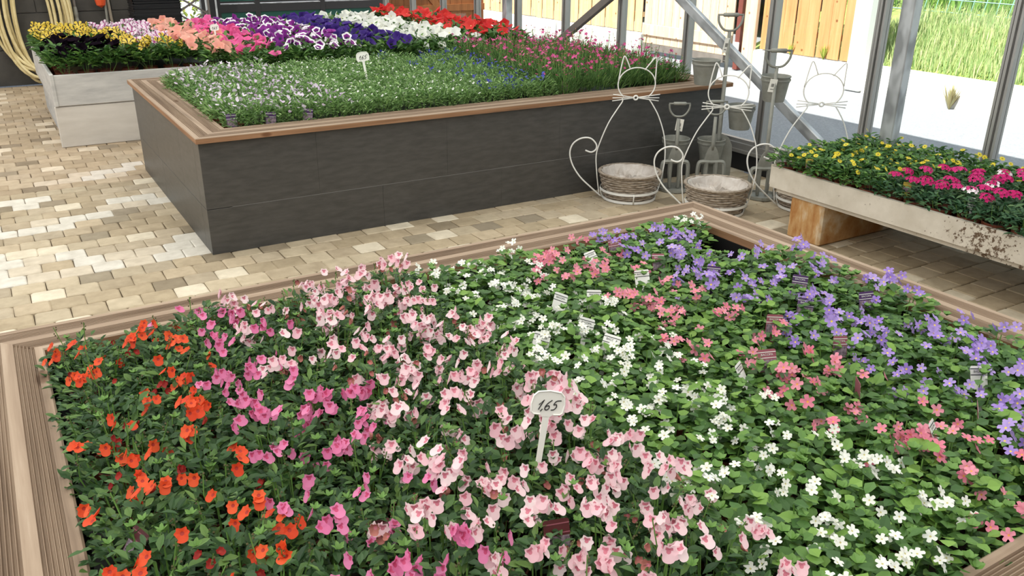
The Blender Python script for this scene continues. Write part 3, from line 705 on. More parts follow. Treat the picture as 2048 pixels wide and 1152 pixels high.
# --- middle planter
MBX = (0.91+0.14, 4.50, 4.62+0.245, 6.72); 
x0, x1, y0, y1 = 0.87, 4.63, 4.65, 6.80
bed2 = empty('raised_bed', ((x0+x1)/2, (y0+y1)/2, 0))
rim(bed2, (1.055, 4.50, 4.82, 6.70), 0.20)
blocks(bed2, x0, x1, y0, y1, 0.14, {'f': [(0, .26, [x0, 1.90, 2.73, 3.56, 4.2, x1]), (.26, .63, [x0, 1.51, 2.34, 3.18, 4.0, x1])], 'b': [(0, .63, [x0, 2, 3, x1])],
    'l': [(0, .26, [y0+.14, 5.93, y1-.14]), (.26, .63, [y0+.14, 5.21, 6.03, y1-.14])], 'r': [(0, .26, [y0+.14, 5.6, y1-.14]), (.26, .63, [y0+.14, 6.03, y1-.14])]})
liner(bed2, (1.05, 4.51, 4.81, 6.71), 0.52)
tag(bed2, 'raised dark grey block planter with brown timber rim full of lobelias', 'planter')
# --- petunia bench
PB = (0.42, 4.50, 7.87, 10.0)
bench = empty('plant_bench', ((PB[0]+PB[1])/2, (PB[2]+PB[3])/2, 0))
m_ = MB(); m_.cbox(PB[0]-0.02, PB[1], PB[2]+0.01, PB[2]+0.06, 0.0, 0.335, 0.006); rel(m_.build('base_board', 'fibre_cement', bench), bench)
m_ = MB(); m_.box(PB[0]+0.02, PB[1], PB[2]+0.06, PB[3]-0.05, 0.0, 0.33); rel(m_.build('base_core', 'fibre_cement_grey', bench), bench)
m_ = MB(); m_.cbox(PB[0], PB[1], PB[2], PB[2]+0.03, 0.34, 0.59, 0.005); rel(m_.build('front_board', 'fibre_cement_grey', bench), bench)
m_ = MB(); m_.cbox(PB[0], PB[1], PB[3]-0.03, PB[3], 0.34, 0.59, 0.005); rel(m_.build('back_board', 'fibre_cement_grey', bench), bench)
m_ = MB(); m_.cbox(PB[0]-0.015, PB[0]+0.015, PB[2]-0.01, PB[3], 0.34, 0.60, 0.005); rel(m_.build('side_board', 'fibre_cement_grey', bench), bench)
m_ = MB(); m_.cbox(PB[1]-0.015, PB[1]+0.015, PB[2], PB[3], 0.34, 0.60, 0.005); rel(m_.build('side_board', 'fibre_cement_grey', bench), bench)
m_ = MB(); m_.box(PB[0]+0.015, PB[1]-0.015, PB[2]+0.03, PB[3]-0.03, 0.36, 0.44); rel(m_.build('tray_bottom', 'liner', bench), bench)
m_ = MB(); m_.box(1.50, PB[1], 7.02, PB[2], 0.40, 0.44); m_.box(1.50, PB[1], 7.0, 7.03, 0.40, 0.50); m_.box(1.50, 1.53, 7.0, PB[2], 0.40, 0.50); rel(m_.build('extension_shelf', 'fibre_cement_grey', bench), bench)
for xx in (1.6, 3.0, 4.4):
    m_ = MB(); m_.box(xx-0.03, xx+0.03, 7.04, 7.10, 0.0, 0.40); rel(m_.build('shelf_leg', 'fibre_cement_grey', bench), bench)
tag(bench, 'whitish fibre cement bench tray full of petunias at the back', 'bench')
# --- trough on stone foot
import bmesh
TX0, TX1, TY0, TY1, TZ0, TZ1 = 3.87, 4.74, 0.9, 3.46, 0.245, 0.400
bm = bmesh.new(); bmesh.ops.create_cube(bm, size=1)
for v in bm.verts: v.co = Vector((TX0 if v.co.x < 0 else TX1, TY0 if v.co.y < 0 else TY1, TZ0 if v.co.z < 0 else TZ1))
bmesh.ops.bevel(bm, geom=[e for e in bm.edges if abs(e.verts[0].co.z-e.verts[1].co.z) > 0.05], offset=0.035, segments=4, affect='EDGES')
bmesh.ops.bevel(bm, geom=[e for e in bm.edges if all(abs(v.co.z-TZ0) < 1e-4 for v in e.verts)], offset=0.03, segments=4, affect='EDGES')
topf = [f for f in bm.faces if f.normal.z > 0.9 and all(abs(v.co.z-TZ1) < 1e-4 for v in f.verts)]
bmesh.ops.inset_region(bm, faces=topf, thickness=0.035)
ex = bmesh.ops.extrude_face_region(bm, geom=topf); 
for v in [e for e in ex['geom'] if isinstance(e, bmesh.types.BMVert)]: v.co.z -= 0.10
bmesh.ops.delete(bm, geom=topf, context='FACES')
me = bpy.data.meshes.new('trough_body'); bm.to_mesh(me); bm.free(); me.materials.append(MATS['trough_concrete'])
me.polygons.foreach_set('use_smooth', [True]*len(me.polygons))
trough = empty('plant_trough', (4.3, 2.2, 0)); o = link('trough_body', me, trough, (-4.3, -2.2, 0))
me.set_sharp_from_angle(angle=math.radians(40))
m_ = MB(); m_.box(TX0+0.04, TX1-0.04, TY0+0.04, TY1-0.04, TZ1-0.098, TZ1-0.09); rel(m_.build('trough_soil', 'liner', trough), trough)
tag(trough, 'long pale concrete trough of yellow and magenta flowers by the glass', 'trough')
for k, (ya, lab) in enumerate(((3.04, 'rust-stained stone slab foot under the left end of the concrete trough'), (1.15, 'stone slab foot under the near end of the concrete trough'))):
    m_ = MB(); m_.cbox(3.90, 4.62, ya, ya+0.24, 0.0, 0.247, 0.012); o = m_.build('stone_foot', 'rust_stone'); tag(o, lab, 'block')

# ================================================================ PLANTS
def dome_pt(rr, Rd, H, lo=0.35):
    a = rr.uniform(0, 2*PI); q = math.sqrt(rr.random()); rho = Rd*q
    h = H*(1-0.40*q*q)*rr.uniform(lo, 1.0)
    return Vector((rho*cos(a), rho*sin(a), h)), a
def foliage(seed, n, Rd, H, l, wd, up=(0.1, 0.9), lo=0.35, stems=0, bend=0.1, spread=1.0, fold=0.18, tuft=0, shoots=0):
    rr = random.Random(seed); m_ = MB()
    for _ in range(n):
        p, a = dome_pt(rr, Rd, H, lo); a2 = a + rr.uniform(-1.2, 1.2)*spread
        d = Vector((cos(a2), sin(a2), rr.uniform(*up)))
        add_leaf(m_, p, d, l*rr.uniform(0.65, 1.25), wd*rr.uniform(0.7, 1.2), rr, 0, fold, None, bend*rr.random()*2)
    for _ in range(tuft):                         # bright young shoot tips: little whorls
        p, a = dome_pt(rr, Rd, H*1.08, 0.9)
        for q in range(5):
            b2 = a + q*2*PI/5; add_leaf(m_, p, Vector((cos(b2), sin(b2), 0.9)), l*0.6, wd*0.6, rr, 1)
    for _ in range(stems):
        p, a = dome_pt(rr, Rd*0.95, H*1.02, 0.85); q = Vector((p.x*0.35, p.y*0.35, 0))
        m_.tube([q, (p+q)*0.5 + Vector((p.x, p.y, 0))*0.15, p], 0.0016, 3, 1, caps=False)
    for _ in range(shoots):                       # slim flowering shoots tipped with buds
        p, a = dome_pt(rr, Rd*0.9, H, 0.8); t = p + Vector((rr.uniform(-0.02, 0.02), rr.uniform(-0.02, 0.02), rr.uniform(0.03, 0.065)))
        m_.tube([p*0.5, p, t], 0.0013, 3, 1, caps=False)
        for k in range(5):
            c = p.lerp(t, 0.5+0.12*k) + Vector((rr.uniform(-0.006, 0.006), rr.uniform(-0.006, 0.006), 0)); m_.lathe([(0, -0.003), (0.0025, 0), (0, 0.003)], 4, 2, c.x, c.y, c.z)
    return m_
NV = 5
def variants(name, leafmat, tipmat, **kw):
    return [foliage(100*len(name)+i, **kw).mesh(name, [leafmat, tipmat, 'bud'], False) for i in range(NV)]
FOL = {
    'diascia': variants('diascia_plant', 'leaf_diascia', 'stem', n=300, Rd=0.100, H=0.150, l=0.026, wd=0.0135, up=(-0.2, 1.1), stems=16, tuft=4, shoots=3),
    'bacopa': variants('bacopa_plant', 'leaf_bacopa', 'stem', n=190, Rd=0.100, H=0.130, l=0.030, wd=0.024, up=(-0.25, 0.7), stems=8, tuft=6, fold=0.08),
    'lobelia': variants('lobelia_plant', 'leaf_lobelia', 'stem', n=300, Rd=0.098, H=0.150, l=0.034, wd=0.009, up=(-0.1, 1.3), stems=8),
    'dianthus': variants('dianthus_plant', 'leaf_dianthus', 'stem', n=230, Rd=0.095, H=0.17, l=0.070, wd=0.006, up=(0.5, 2.0), stems=10),
    'petunia': variants('petunia_plant', 'leaf_petunia', 'stem', n=120, Rd=0.112, H=0.195, l=0.070, wd=0.034, up=(-0.1, 1.1), stems=4, lo=0.42),
    'sanvitalia': variants('sanvitalia_plant', 'leaf_sanvitalia', 'stem', n=170, Rd=0.100, H=0.130, l=0.042, wd=0.022, up=(-0.2, 0.8), stems=6),
    'verbena': variants('verbena_plant', 'leaf_verbena', 'stem', n=150, Rd=0.100, H=0.120, l=0.045, wd=0.018, up=(-0.2, 0.9), stems=6),
}
def flower_mesh(name, rf, size, petal, centre, n=20, cup=0.15, rc=0.26, zc=-0.12, star=None, edge=None, throat=True, hood=False):
    # disc with outline rf(theta); rings: centre, inner, mid, outer
    m_ = MB(); rings = [(rc*0.45, zc-0.02), (rc, zc), (0.66, 0.02), (1.0, cup)]
    m_.v.append((0, 0, size*(zc-0.03)))
    for k, (q, z) in enumerate(rings):
        for i in range(n):
            t = 2*PI*i/n; r = size*q*(rf(t) if k >= 2 else 1.0)
            m_.v.append((r*sin(t), -r*cos(t), size*z))
    for i in range(n): m_.f.append((0, 1+i, 1+(i+1) % n)); m_.m.append(1)
    for k in range(3):
        for i in range(n):
            mi = 1 if k == 0 else 0
            if star is not None and k >= 1:
                ph = (i+0.5)/n*5 % 1.0
                mi = 1 if (abs(ph-0.5) < star) else 0
            if hood and k == 1 and abs(2*PI*(i+0.5)/n - PI) < 1.15: mi = 1
            if edge is not None and k == 2: mi = 2
            m_.f.append((1+k*n+i, 1+(k+1)*n+i, 1+(k+1)*n+(i+1) % n, 1+k*n+(i+1) % n)); m_.m.append(mi)
    if throat:                                    # green tube behind
        pass
    mats = [petal, centre] + ([edge] if edge else [])
    return m_.mesh(name, mats, True)
def rf_dia(t):
    a = abs((t+PI) % (2*PI) - PI)                # 0 = lower lip, pi = top
    g = lambda c, w: math.exp(-((a-c)/w)**2)
    return 0.50 + 0.52*math.exp(-(a/1.02)**4) + 0.30*g(1.62, 0.36) + 0.28*g(2.45, 0.30)
rf5 = lambda t: 0.50+0.50*abs(cos(2.5*t))**0.34
rf_pet = lambda t: 0.90+0.10*cos(5*t)
rf_star = lambda t: 0.72+0.28*abs(cos(2.5*t))**1.5
rf_ray = lambda t: 0.80+0.20*cos(10*t)
rf_lob = lambda t: (1.0 if abs((t+PI) % (2*PI)-PI) < 1.1 else 0.45) * (0.7+0.3*abs(cos(2.7*t)))
FL = {
    'red': flower_mesh('flower', rf_dia, 0.0145, 'p_red', 'p_red_c', 28, cup=0.10, rc=0.22, hood=False),
    'pink': flower_mesh('flower', rf_dia, 0.0150, 'p_pink', 'p_pink_c', 28, cup=0.10, rc=0.22, hood=True),
    'pale': flower_mesh('flower', rf_dia, 0.0155, 'p_pale', 'p_pale_c', 28, cup=0.10, rc=0.22, hood=True),
    'spent': flower_mesh('flower', rf_dia, 0.0125, 'p_spent', 'p_red_c', 22, cup=0.4),
    'faded': flower_mesh('flower', rf_dia, 0.0125, 'p_faded', 'p_pale_c', 22, cup=0.5),
    'white': flower_mesh('flower', rf5, 0.0115, 'p_white', 'p_white_c', 20, cup=0.05, rc=0.15),
    'rose': flower_mesh('flower', rf5, 0.0145, 'p_rose', 'p_rose_c', 20, cup=0.08, rc=0.16),
    'violet': flower_mesh('flower', rf5, 0.0150, 'p_violet', 'p_violet_c', 20, cup=0.08, rc=0.16),
    'black': flower_mesh('flower', rf_pet, 0.052, 'p_black', 'p_star_black', 20, cup=0.1, rc=0.3, zc=-0.4),
    'yellow': flower_mesh('flower', rf_star, 0.045, 'p_yellow', 'p_star_black', 30, cup=0.1, rc=0.25, zc=-0.35, star=0.10),
    'stripe': flower_mesh('flower', rf_star, 0.048, 'p_stripe', 'p_stripe_c', 30, cup=0.1, rc=0.30, zc=-0.35, star=0.10),
    'salmon': flower_mesh('flower', rf_pet, 0.052, 'p_salmon', 'p_salmon_c', 20, cup=0.1, rc=0.2, zc=-0.4),
    'hot': flower_mesh('flower', rf_pet, 0.050, 'p_hot', 'p_hot_c', 20, cup=0.1, rc=0.2, zc=-0.4),
    'purple': flower_mesh('flower', rf_pet, 0.045, 'p_purple', 'p_dark_c', 20, cup=0.1, rc=0.3, zc=-0.4),
    'picotee': flower_mesh('flower', rf_pet, 0.045, 'p_purple', 'p_dark_c', 20, cup=0.16, rc=0.3, zc=-0.4, edge='p_edge'),
    'indigo': flower_mesh('flower', rf_pet, 0.052, 'p_indigo', 'p_dark_c', 20, cup=0.1, rc=0.25, zc=-0.4),
    'snow': flower_mesh('flower', rf_pet, 0.050, 'p_white', 'p_cream_c', 20, cup=0.1, rc=0.15, zc=-0.4),
    'scarlet': flower_mesh('flower', rf_pet, 0.045, 'p_scarlet', 'p_cream_c', 20, cup=0.1, rc=0.10, zc=-0.4),
    'sun': flower_mesh('flower', rf_ray, 0.0165, 'p_sun', 'p_sun_c', 20, cup=0.05, rc=0.30, zc=0.06),
}
def verbena_head(seed, white):
    rr = random.Random(seed); m_ = MB()
    for k in range(16):
        q = math.sqrt((k+0.5)/16); a = k*2.4; th = q*1.15; nrm = Vector((sin(th)*cos(a), sin(th)*sin(a), cos(th))); c = Vector((nrm.x*0.036, nrm.y*0.036, nrm.z*0.022))
        sx = nrm.orthogonal().normalized(); sy = nrm.cross(sx); base = len(m_.v); m_.v.append(tuple(c-nrm*0.002)); n = 10
        for i in range(n):
            t = 2*PI*i/n; r = 0.0115*(1.0 if i % 2 == 0 else 0.6); m_.v.append(tuple(c+(sx*cos(t)+sy*sin(t))*r+nrm*0.001))
        mi = 1 if (white and 5 < k) else 0
        for i in range(n): m_.f.append((base, base+1+i, base+1+(i+1) % n)); m_.m.append(mi)
    return m_.mesh('flower_head', ['p_magenta', 'p_magenta_w'], False)
VH = [verbena_head(1, False), verbena_head(2, False), verbena_head(3, True)]
# pots
def pot_mesh():
    m_ = MB(); m_.lathe([(0.044, 0.0), (0.058, 0.085), (0.063, 0.086), (0.065, 0.105), (0.061, 0.105), (0.058, 0.09)], 14, 0)
    m_.add([(0.058*cos(2*PI*i/14), 0.058*sin(2*PI*i/14), 0.09) for i in range(14)], [tuple(range(14))], 1)
    return m_.mesh('pot', ['pot_clay', 'soil'], False)
POT = pot_mesh()
def orient(nrm, roll=0.0):
    # flower local +Z to nrm, local -Y (lip) as low as possible
    nrm = nrm.normalized(); down = Vector((0, 0, -1)); ly = -(down - nrm*down.dot(nrm))
    if ly.length < 1e-3: ly = Vector((0, 1, 0))
    ly.normalize(); lx = ly.cross(nrm)
    m3 = Matrix((lx, ly, nrm)).transposed() @ Matrix.Rotation(roll, 3, 'Z')
    return m3.to_euler()
def plant(kind, name, loc, label, group, rr, potz=None, sc=1.0):
    rz = rr.uniform(0, 2*PI); o = link(name, FOL[kind][rr.randrange(NV)], None, loc, (0, 0, rz), sc*rr.uniform(0.92, 1.1))
    tag(o, label, 'plant', group)
    if potz is not None:
        p = link('pot', POT, o, (0, 0, potz))
    return o, rz
def flowers(o, rz, rr, key, n_cl, per, Rd, H, lift, spread, tilt, az0=-2.1, azs=1.6, size=(0.85, 1.12), mesh=None, name='flower', stem=False):
    for _ in range(n_cl):
        a = rr.uniform(0, 2*PI); q = math.sqrt(rr.random()); c = Vector((Rd*q*cos(a), Rd*q*sin(a), H*(1-0.38*q*q) + rr.uniform(*lift)))
        for k in range(rr.randint(*per)):
            p = c + Vector((rr.gauss(0, spread), rr.gauss(0, spread), rr.gauss(0, spread*0.55)))
            az = az0 + rr.uniform(-azs, azs) - rz; t = rr.uniform(*tilt)
            nrm = Vector((sin(t)*cos(az), sin(t)*sin(az), cos(t)))
            link(name, mesh if mesh is not None else FL[key], o, p, orient(nrm, rr.uniform(-0.4, 0.4)), rr.uniform(*size))
rr = random.Random(99)
# ---- front bed
ZP = 0.585                                        # foliage origin (pot rim level)
def zone(x):
    return 'red' if x < 0.30 else 'pink' if x < 0.51 else 'pale' if x < 0.95 else 'white' if x < 1.33 else 'rose' if x < 1.62 else 'violet'
FB_INFO = {
    'red': ('diascia', 'orange-red diascia plant at the left end of the foreground bed', 'red diascias'),
    'pink': ('diascia', 'bright pink diascia plant between the orange-red and pale pink ones', 'bright pink diascias'),
    'pale': ('diascia', 'pale pink diascia plant in the middle of the foreground bed', 'pale pink diascias'),
    'white': ('bacopa', 'white bacopa plant in the foreground bed beside the pale pink diascias', 'white bacopas'),
    'rose': ('bacopa', 'rose pink bacopa plant between white and violet ones in the foreground bed', 'rose pink bacopas'),
    'violet': ('bacopa', 'violet bacopa plant along the right rim of the foreground bed', 'violet bacopas'),
}
PITCH_F = 0.136
GAPS = [(2.10, 2.05), (2.10, 1.93), (2.10, 2.17)]
ny = 12; nx = 16
for iy in range(ny):
    for ix in range(nx):
        x = 0.075 + ix*PITCH_F + rr.uniform(-0.014, 0.014); y = 0.665 + iy*PITCH_F + rr.uniform(-0.014, 0.014)
        if not in_view((x, y, 0.70), 900): continue
        z = zone(x + rr.uniform(-0.035, 0.035))
        if ix == 15 and iy in (9, 10): continue
        if ix == 14 and iy in (9, 10): x -= 0.085
        if ix == 15 and iy == 11: x, y = 2.07, 2.21
        if ix == 14 and iy == 11: x -= 0.05
        lab = None
        if ix >= 15 and iy == 11: z = 'white'
        kind, lab, grp = FB_INFO[z]
        if ix >= 15 and iy == 11: lab = 'lone white bacopa in the far right corner of the foreground bed'; grp = None
        d = 0.0 if kind == 'diascia' else -0.012
        o, rz = plant(kind, kind+'_plant', (x, y, ZP+d), lab, grp, rr, -0.09)
        if z == 'red': flowers(o, rz, rr, 'red', rr.randint(2, 4), (1, 5), 0.095, 0.160, (0.0, 0.035), 0.014, (0.4, 1.25)); flowers(o, rz, rr, 'spent', 1, (1, 3), 0.095, 0.15, (0.0, 0.02), 0.012, (0.5, 1.4), size=(0.6, 0.9))
        if z == 'pink': flowers(o, rz, rr, 'pink', rr.randint(3, 5), (1, 5), 0.095, 0.160, (0.0, 0.045), 0.016, (0.5, 1.35))
        if z == 'pale': flowers(o, rz, rr, 'pale', rr.randint(4, 6), (2, 6), 0.100, 0.160, (-0.005, 0.05), 0.016, (0.5, 1.35)); flowers(o, rz, rr, 'faded', 2, (1, 3), 0.10, 0.15, (-0.01, 0.02), 0.014, (0.5, 1.6), size=(0.6, 0.9))
        if z == 'white': flowers(o, rz, rr, 'white', rr.randint(5, 7), (1, 4), 0.100, 0.135, (-0.005, 0.015), 0.015, (0.1, 1.0))
        if z == 'rose': flowers(o, rz, rr, 'rose', rr.randint(3, 4), (1, 5), 0.095, 0.140, (0.0, 0.02), 0.018, (0.2, 1.2))
        if z == 'violet': flowers(o, rz, rr, 'violet', rr.randint(3, 4), (1, 4), 0.095, 0.140, (0.0, 0.025), 0.018, (0.2, 1.2))
# ---- middle planter: lobelias and dianthus
def small_flower_mesh(seed, mats, n, Rd, H, size, rf, tall=0.0, stemr=0.0):
    r2 = random.Random(seed); m_ = MB()
    for _ in range(n):
        a = r2.uniform(0, 2*PI); q = math.sqrt(r2.random()); h = H*(1-0.38*q*q)+r2.uniform(-0.01, 0.02)+tall*r2.random()
        c = Vector((Rd*q*cos(a), Rd*q*sin(a), h)); t = r2.uniform(0.1, 1.2); b2 = r2.uniform(0, 2*PI); nrm = Vector((sin(t)*cos(b2), sin(t)*sin(b2), cos(t)))
        sx = nrm.orthogonal().normalized(); sy = nrm.cross(sx); k = len(m_.v); s_ = size*r2.uniform(0.75, 1.2); nn = 10
        m_.v.append(tuple(c-nrm*s_*0.15))
        for i in range(nn):
            tt = 2*PI*i/nn; rr_ = s_*rf(tt); m_.v.append(tuple(c+(sx*cos(tt)+sy*sin(tt))*rr_))
        for i in range(nn): m_.f.append((k, k+1+i, k+1+(i+1) % nn)); m_.m.append(0)
        if stemr:
            m_.tube([Vector((c.x*0.5, c.y*0.5, 0.05)), c-nrm*s_*0.2], stemr, 3, 1, caps=False)
    return m_.mesh('flowers', mats, False)
SF = {
    'lilac': [small_flower_mesh(i, ['p_lilac', 'stem'], 14, 0.10, 0.158, 0.0165, rf_lob) for i in range(4)],
    'wlob': [small_flower_mesh(20+i, ['p_white', 'stem'], 8, 0.10, 0.155, 0.012, rf_lob) for i in range(4)],
    'blue': [small_flower_mesh(40+i, ['p_blue', 'stem'], 12, 0.07, 0.16, 0.015, rf_lob) for i in range(4)],
    'dian': [small_flower_mesh(60+i, ['p_dianthus', 'stem'], 8, 0.10, 0.19, 0.0165, rf5, 0.09, 0.0016) for i in range(4)],
    'dseed': [small_flower_mesh(80+i, ['p_faded', 'stem'], 7, 0.10, 0.20, 0.008, rf5, 0.13, 0.0016) for i in range(4)],
}
MINFO = {
    'lilac': ('lobelia', 'lilac-white lobelia plant at the left end of the middle planter', 'lilac lobelias'),
    'wlob': ('lobelia', 'green lobelia plant with tiny white flowers in the middle planter', 'white lobelias'),
    'blue': ('lobelia', 'lobelia plant with deep blue flowers in the middle planter', 'blue lobelias'),
    'dian': ('dianthus', 'pink dianthus plant with thin leaves at the right end of the middle planter', 'pink dianthus'),
}
PM = 0.147
for iy in range(13):
    for ix in range(23):
        x = 1.145 + ix*PM + rr.uniform(-0.016, 0.016); y = 4.915 + iy*PM*0.985 + rr.uniform(-0.016, 0.016)
        if x > 4.43 or y > 6.66: continue
        xx = x + rr.uniform(-0.06, 0.06)
        z = 'lilac' if xx < 1.76 else 'wlob' if xx < 2.78-0.02*(y-5) else 'blue' if xx < 3.25+0.12*(y-5) else 'dian'
        kind, lab, grp = MINFO[z]
        o, rz = plant(kind, kind+'_plant', (x, y, 0.605), lab, grp, rr, -0.085 if (iy == 0 or ix == 0) else None, 1.05)
        fl = SF[z][rr.randrange(4)]
        if z == 'blue' and rr.random() < 0.45: fl = None
        if fl is not None:
            f_ = link('flowers', fl, o); f_['kind'] = 'stuff'
        if z == 'dian':
            f_ = link('seed_heads', SF['dseed'][rr.randrange(4)], o, (0, 0, 0), (0, 0, rr.uniform(0, 6))); f_['kind'] = 'stuff'
# ---- petunias
PINFO = {
    'black': 'black-flowered petunia at the front left corner of the back bench', 'yellow': 'yellow and black star petunia at the left of the back bench',
    'stripe': 'white and pink striped petunia between the yellow and salmon ones', 'salmon': 'salmon pink petunia on the back bench left of the price stake',
    'hot': 'hot pink petunia on the back bench between salmon and purple ones', 'purple': 'purple petunia with white-edged flowers on the back bench',
    'indigo': 'dark violet-blue petunia on the back bench beside the white ones', 'snow': 'pure white petunia on the back bench', 'scarlet': 'scarlet red petunia at the right end of the back bench',
}
PP = 0.170
for iy in range(-5, 13):
    for ix in range(25):
        if iy < 0 and ix < (7 if iy > -3 else 8): continue
        x = 0.53 + ix*PP + rr.uniform(-0.02, 0.02); y = 7.99 + iy*0.158 + rr.uniform(-0.018, 0.018)
        if x > 4.55 or y > 9.95: continue
        if y > 9.5 and x > 4.3: continue
        xx = x + rr.uniform(-0.05, 0.05)
        if xx < 0.96 + 0.02*iy and iy < 6: z = 'black'
        elif xx < 1.16 - 0.012*iy + (0.22 if iy < 3 else 0): z = 'yellow'
        elif xx < 1.46: z = 'stripe'
        elif xx < 1.86: z = 'salmon'
        elif xx < 2.16: z = 'hot'
        elif xx < 2.86: z = 'purple'
        elif xx < 3.32: z = 'indigo'
        elif xx < 4.00: z = 'snow'
        else: z = 'scarlet'
        o, rz = plant('petunia', 'petunia_plant', (x, y, 0.575), PINFO[z], z+' petunias', rr, -0.10 if (iy < 2 or ix == 0) else None, 1.18 if z == 'scarlet' else 1.0)
        n = {'black': 6, 'yellow': 6, 'stripe': 6, 'salmon': 6, 'hot': 4, 'purple': 5, 'indigo': 4, 'snow': 6, 'scarlet': 4}[z]
        if iy < -3 or (iy == 0 and ix < 7 and z != 'black'): n = max(1, n-3)
        elif iy < -1: n = max(2, n-1)
        for _ in range(n):
            key = z
            if z == 'purple' and rr.random() < 0.45: key = 'picotee'
            a = rr.uniform(0, 2*PI); q = math.sqrt(rr.random()); p = Vector((0.10*q*cos(a), 0.10*q*sin(a), 0.215*(1-0.22*q*q)+rr.uniform(-0.01, 0.035)))
            if z in ('black', 'salmon', 'snow') and rr.random() < 0.4: p.z *= 0.72; p.x *= 1.25; p.y *= 1.25
            az = -2.0 + rr.uniform(-1.7, 1.7) - rz; t = rr.uniform(0.15, 1.25); nrm = Vector((sin(t)*cos(az), sin(t)*sin(az), cos(t)))
            link('flower', FL[key], o, p, orient(nrm, rr.uniform(0, 6)), rr.uniform(0.8, 1.1))
# ---- trough: sanvitalia and verbena
for iy in range(18):
    for ix in range(6):
        x = 3.965 + ix*0.142 + rr.uniform(-0.015, 0.015); y = 3.375 - iy*0.142 + rr.uniform(-0.015, 0.015)
        if not in_view((x, y, 0.48), 1500): continue
        verb = (y < 2.74 - 0.30*(x-3.95)/0.8 and x < 4.45) or y < 2.0
        if verb:
            o, rz = plant('verbena', 'verbena_plant', (x, y, 0.375), 'magenta verbena plant in the concrete trough', 'magenta verbenas', rr, -0.075)
            for _ in range(rr.randint(1, 2)):
                a = rr.uniform(0, 2*PI); q = 0.07*math.sqrt(rr.random())
                link('flower_head', VH[rr.choice((0, 0, 1, 1, 2))], o, (q*cos(a), q*sin(a), rr.uniform(0.115, 0.165)), (rr.uniform(-0.3, 0.3), rr.uniform(-0.3, 0.3), 0), rr.uniform(0.95, 1.3))
        else:
            o, rz = plant('sanvitalia', 'sanvitalia_plant', (x, y, 0.375), 'yellow-flowered sanvitalia plant in the concrete trough', 'yellow sanvitalias', rr, -0.075)
            for _ in range(rr.randint(2, 4)):
                a = rr.uniform(0, 2*PI); q = math.sqrt(rr.random()); p = Vector((0.095*q*cos(a), 0.095*q*sin(a), 0.135*(1-0.35*q*q)+rr.uniform(0.0, 0.025)))
                az = -2.0+rr.uniform(-1.6, 1.6)-rz; t = rr.uniform(0.1, 1.0)
                link('flower', FL['sun'], o, p, orient(Vector((sin(t)*cos(az), sin(t)*sin(az), cos(t)))), rr.uniform(0.85, 1.15))

# ================================================================ SIGNS AND TAGS
GLYPH = [[(0.02, 0.50), (0.26, 1.0), (0.10, 0.0)], [(0.36, 0.10), (0.28, -0.16)], [(0.82, 1.0), (0.60, 0.66), (0.50, 0.30), (0.56, 0.04), (0.70, 0.02), (0.80, 0.22), (0.74, 0.42), (0.62, 0.42), (0.52, 0.26)], [(1.46, 1.0), (1.14, 0.92), (1.04, 0.55), (1.20, 0.60), (1.28, 0.36), (1.18, 0.08), (0.98, 0.02)]]
def price_sign(loc, rotz, lean, back, s, label):
    # s: head width
    o = empty('price_stake', loc, (back, lean, rotz)); hd = s*0.66; st = s*1.62
    def rnd(pts): return [(p.x, p.z) for p in catmull([(x, 0, z) for x, z in pts], 3, True)]
    outline = [(-0.07, 0), (-0.075, 0.35), (-0.09, 0.47), (-0.20, 0.55), (-0.40, 0.56), (-0.47, 0.62), (-0.50, 0.85), (-0.46, 1.08), (-0.34, 1.20), (0, 1.24), (0.34, 1.20), (0.46, 1.08), (0.50, 0.85), (0.47, 0.62), (0.40, 0.56), (0.20, 0.55), (0.09, 0.47), (0.075, 0.35), (0.07, 0)]
    head = [(x*s, (z-0.47)*s + st) for x, z in outline[2:-2]]
    m_ = MB(); m_.prism(head[::-1], 0.002); m_.build('sign_head', 'sign_plastic', o)
    n = len(head)                                  # raised border
    m_ = MB(); m_.tube([(x*0.985, -0.0005, (z-st)*0.985+st+0.0005*s) for x, z in head[1:-1]], 0.0018*s/0.066, 4); m_.build('border', 'sign_plastic', o)
    m_ = MB(); m_.prism([(-0.095*s, st+0.02*s), (0.095*s, st+0.02*s), (0.08*s, 0.15*s), (0, 0), (-0.08*s, 0.15*s)], 0.002); m_.build('stake', 'sign_plastic', o)
    m_ = MB(); k = 0.40*s
    for gl in GLYPH:
        pts = [(-0.31*s + (x+0.16*z)*0.62*s*0.68, -0.0012, st + 0.21*s + z*k*0.72) for x, z in gl]
        pts = catmull(pts, 4) if len(pts) > 3 else [Vector(p) for p in pts]
        m_.tube(pts, 0.016*s, 4)
    m_.build('price_figures', 'ink', o)
    return tag(o, label, 'sign')
price_sign((0.745, 1.135, 0.708), -0.28, 0.21, -0.20, 0.068, 'price stake reading 1,65 standing among the pale pink diascias')
price_sign((2.24, 5.66, 0.70), -0.45, -0.14, -0.15, 0.088, 'price stake reading 1,65 standing in the lobelia planter')
price_sign((1.84, 8.32, 0.70), -0.45, -0.03, -0.15, 0.080, 'price stake reading 1,65 among the salmon and hot pink petunias')
tc = bpy.data.curves.new('lettering', 'FONT'); tc.body = 'BACOPA'; tc.size = 0.0105; tc.align_x = 'CENTER'; tc.align_y = 'CENTER'
to = bpy.data.objects.new('lettering_tmp', tc); COL.objects.link(to); bpy.context.view_layer.update()
TEXT = bpy.data.meshes.new_from_object(to.evaluated_get(bpy.context.evaluated_depsgraph_get())); COL.objects.unlink(to); bpy.data.objects.remove(to)
TEXTW = TEXT.copy(); TEXT.materials.clear(); TEXT.materials.append(MATS['tag_white']); TEXTW.materials.clear(); TEXTW.materials.append(MATS['tag_black'])
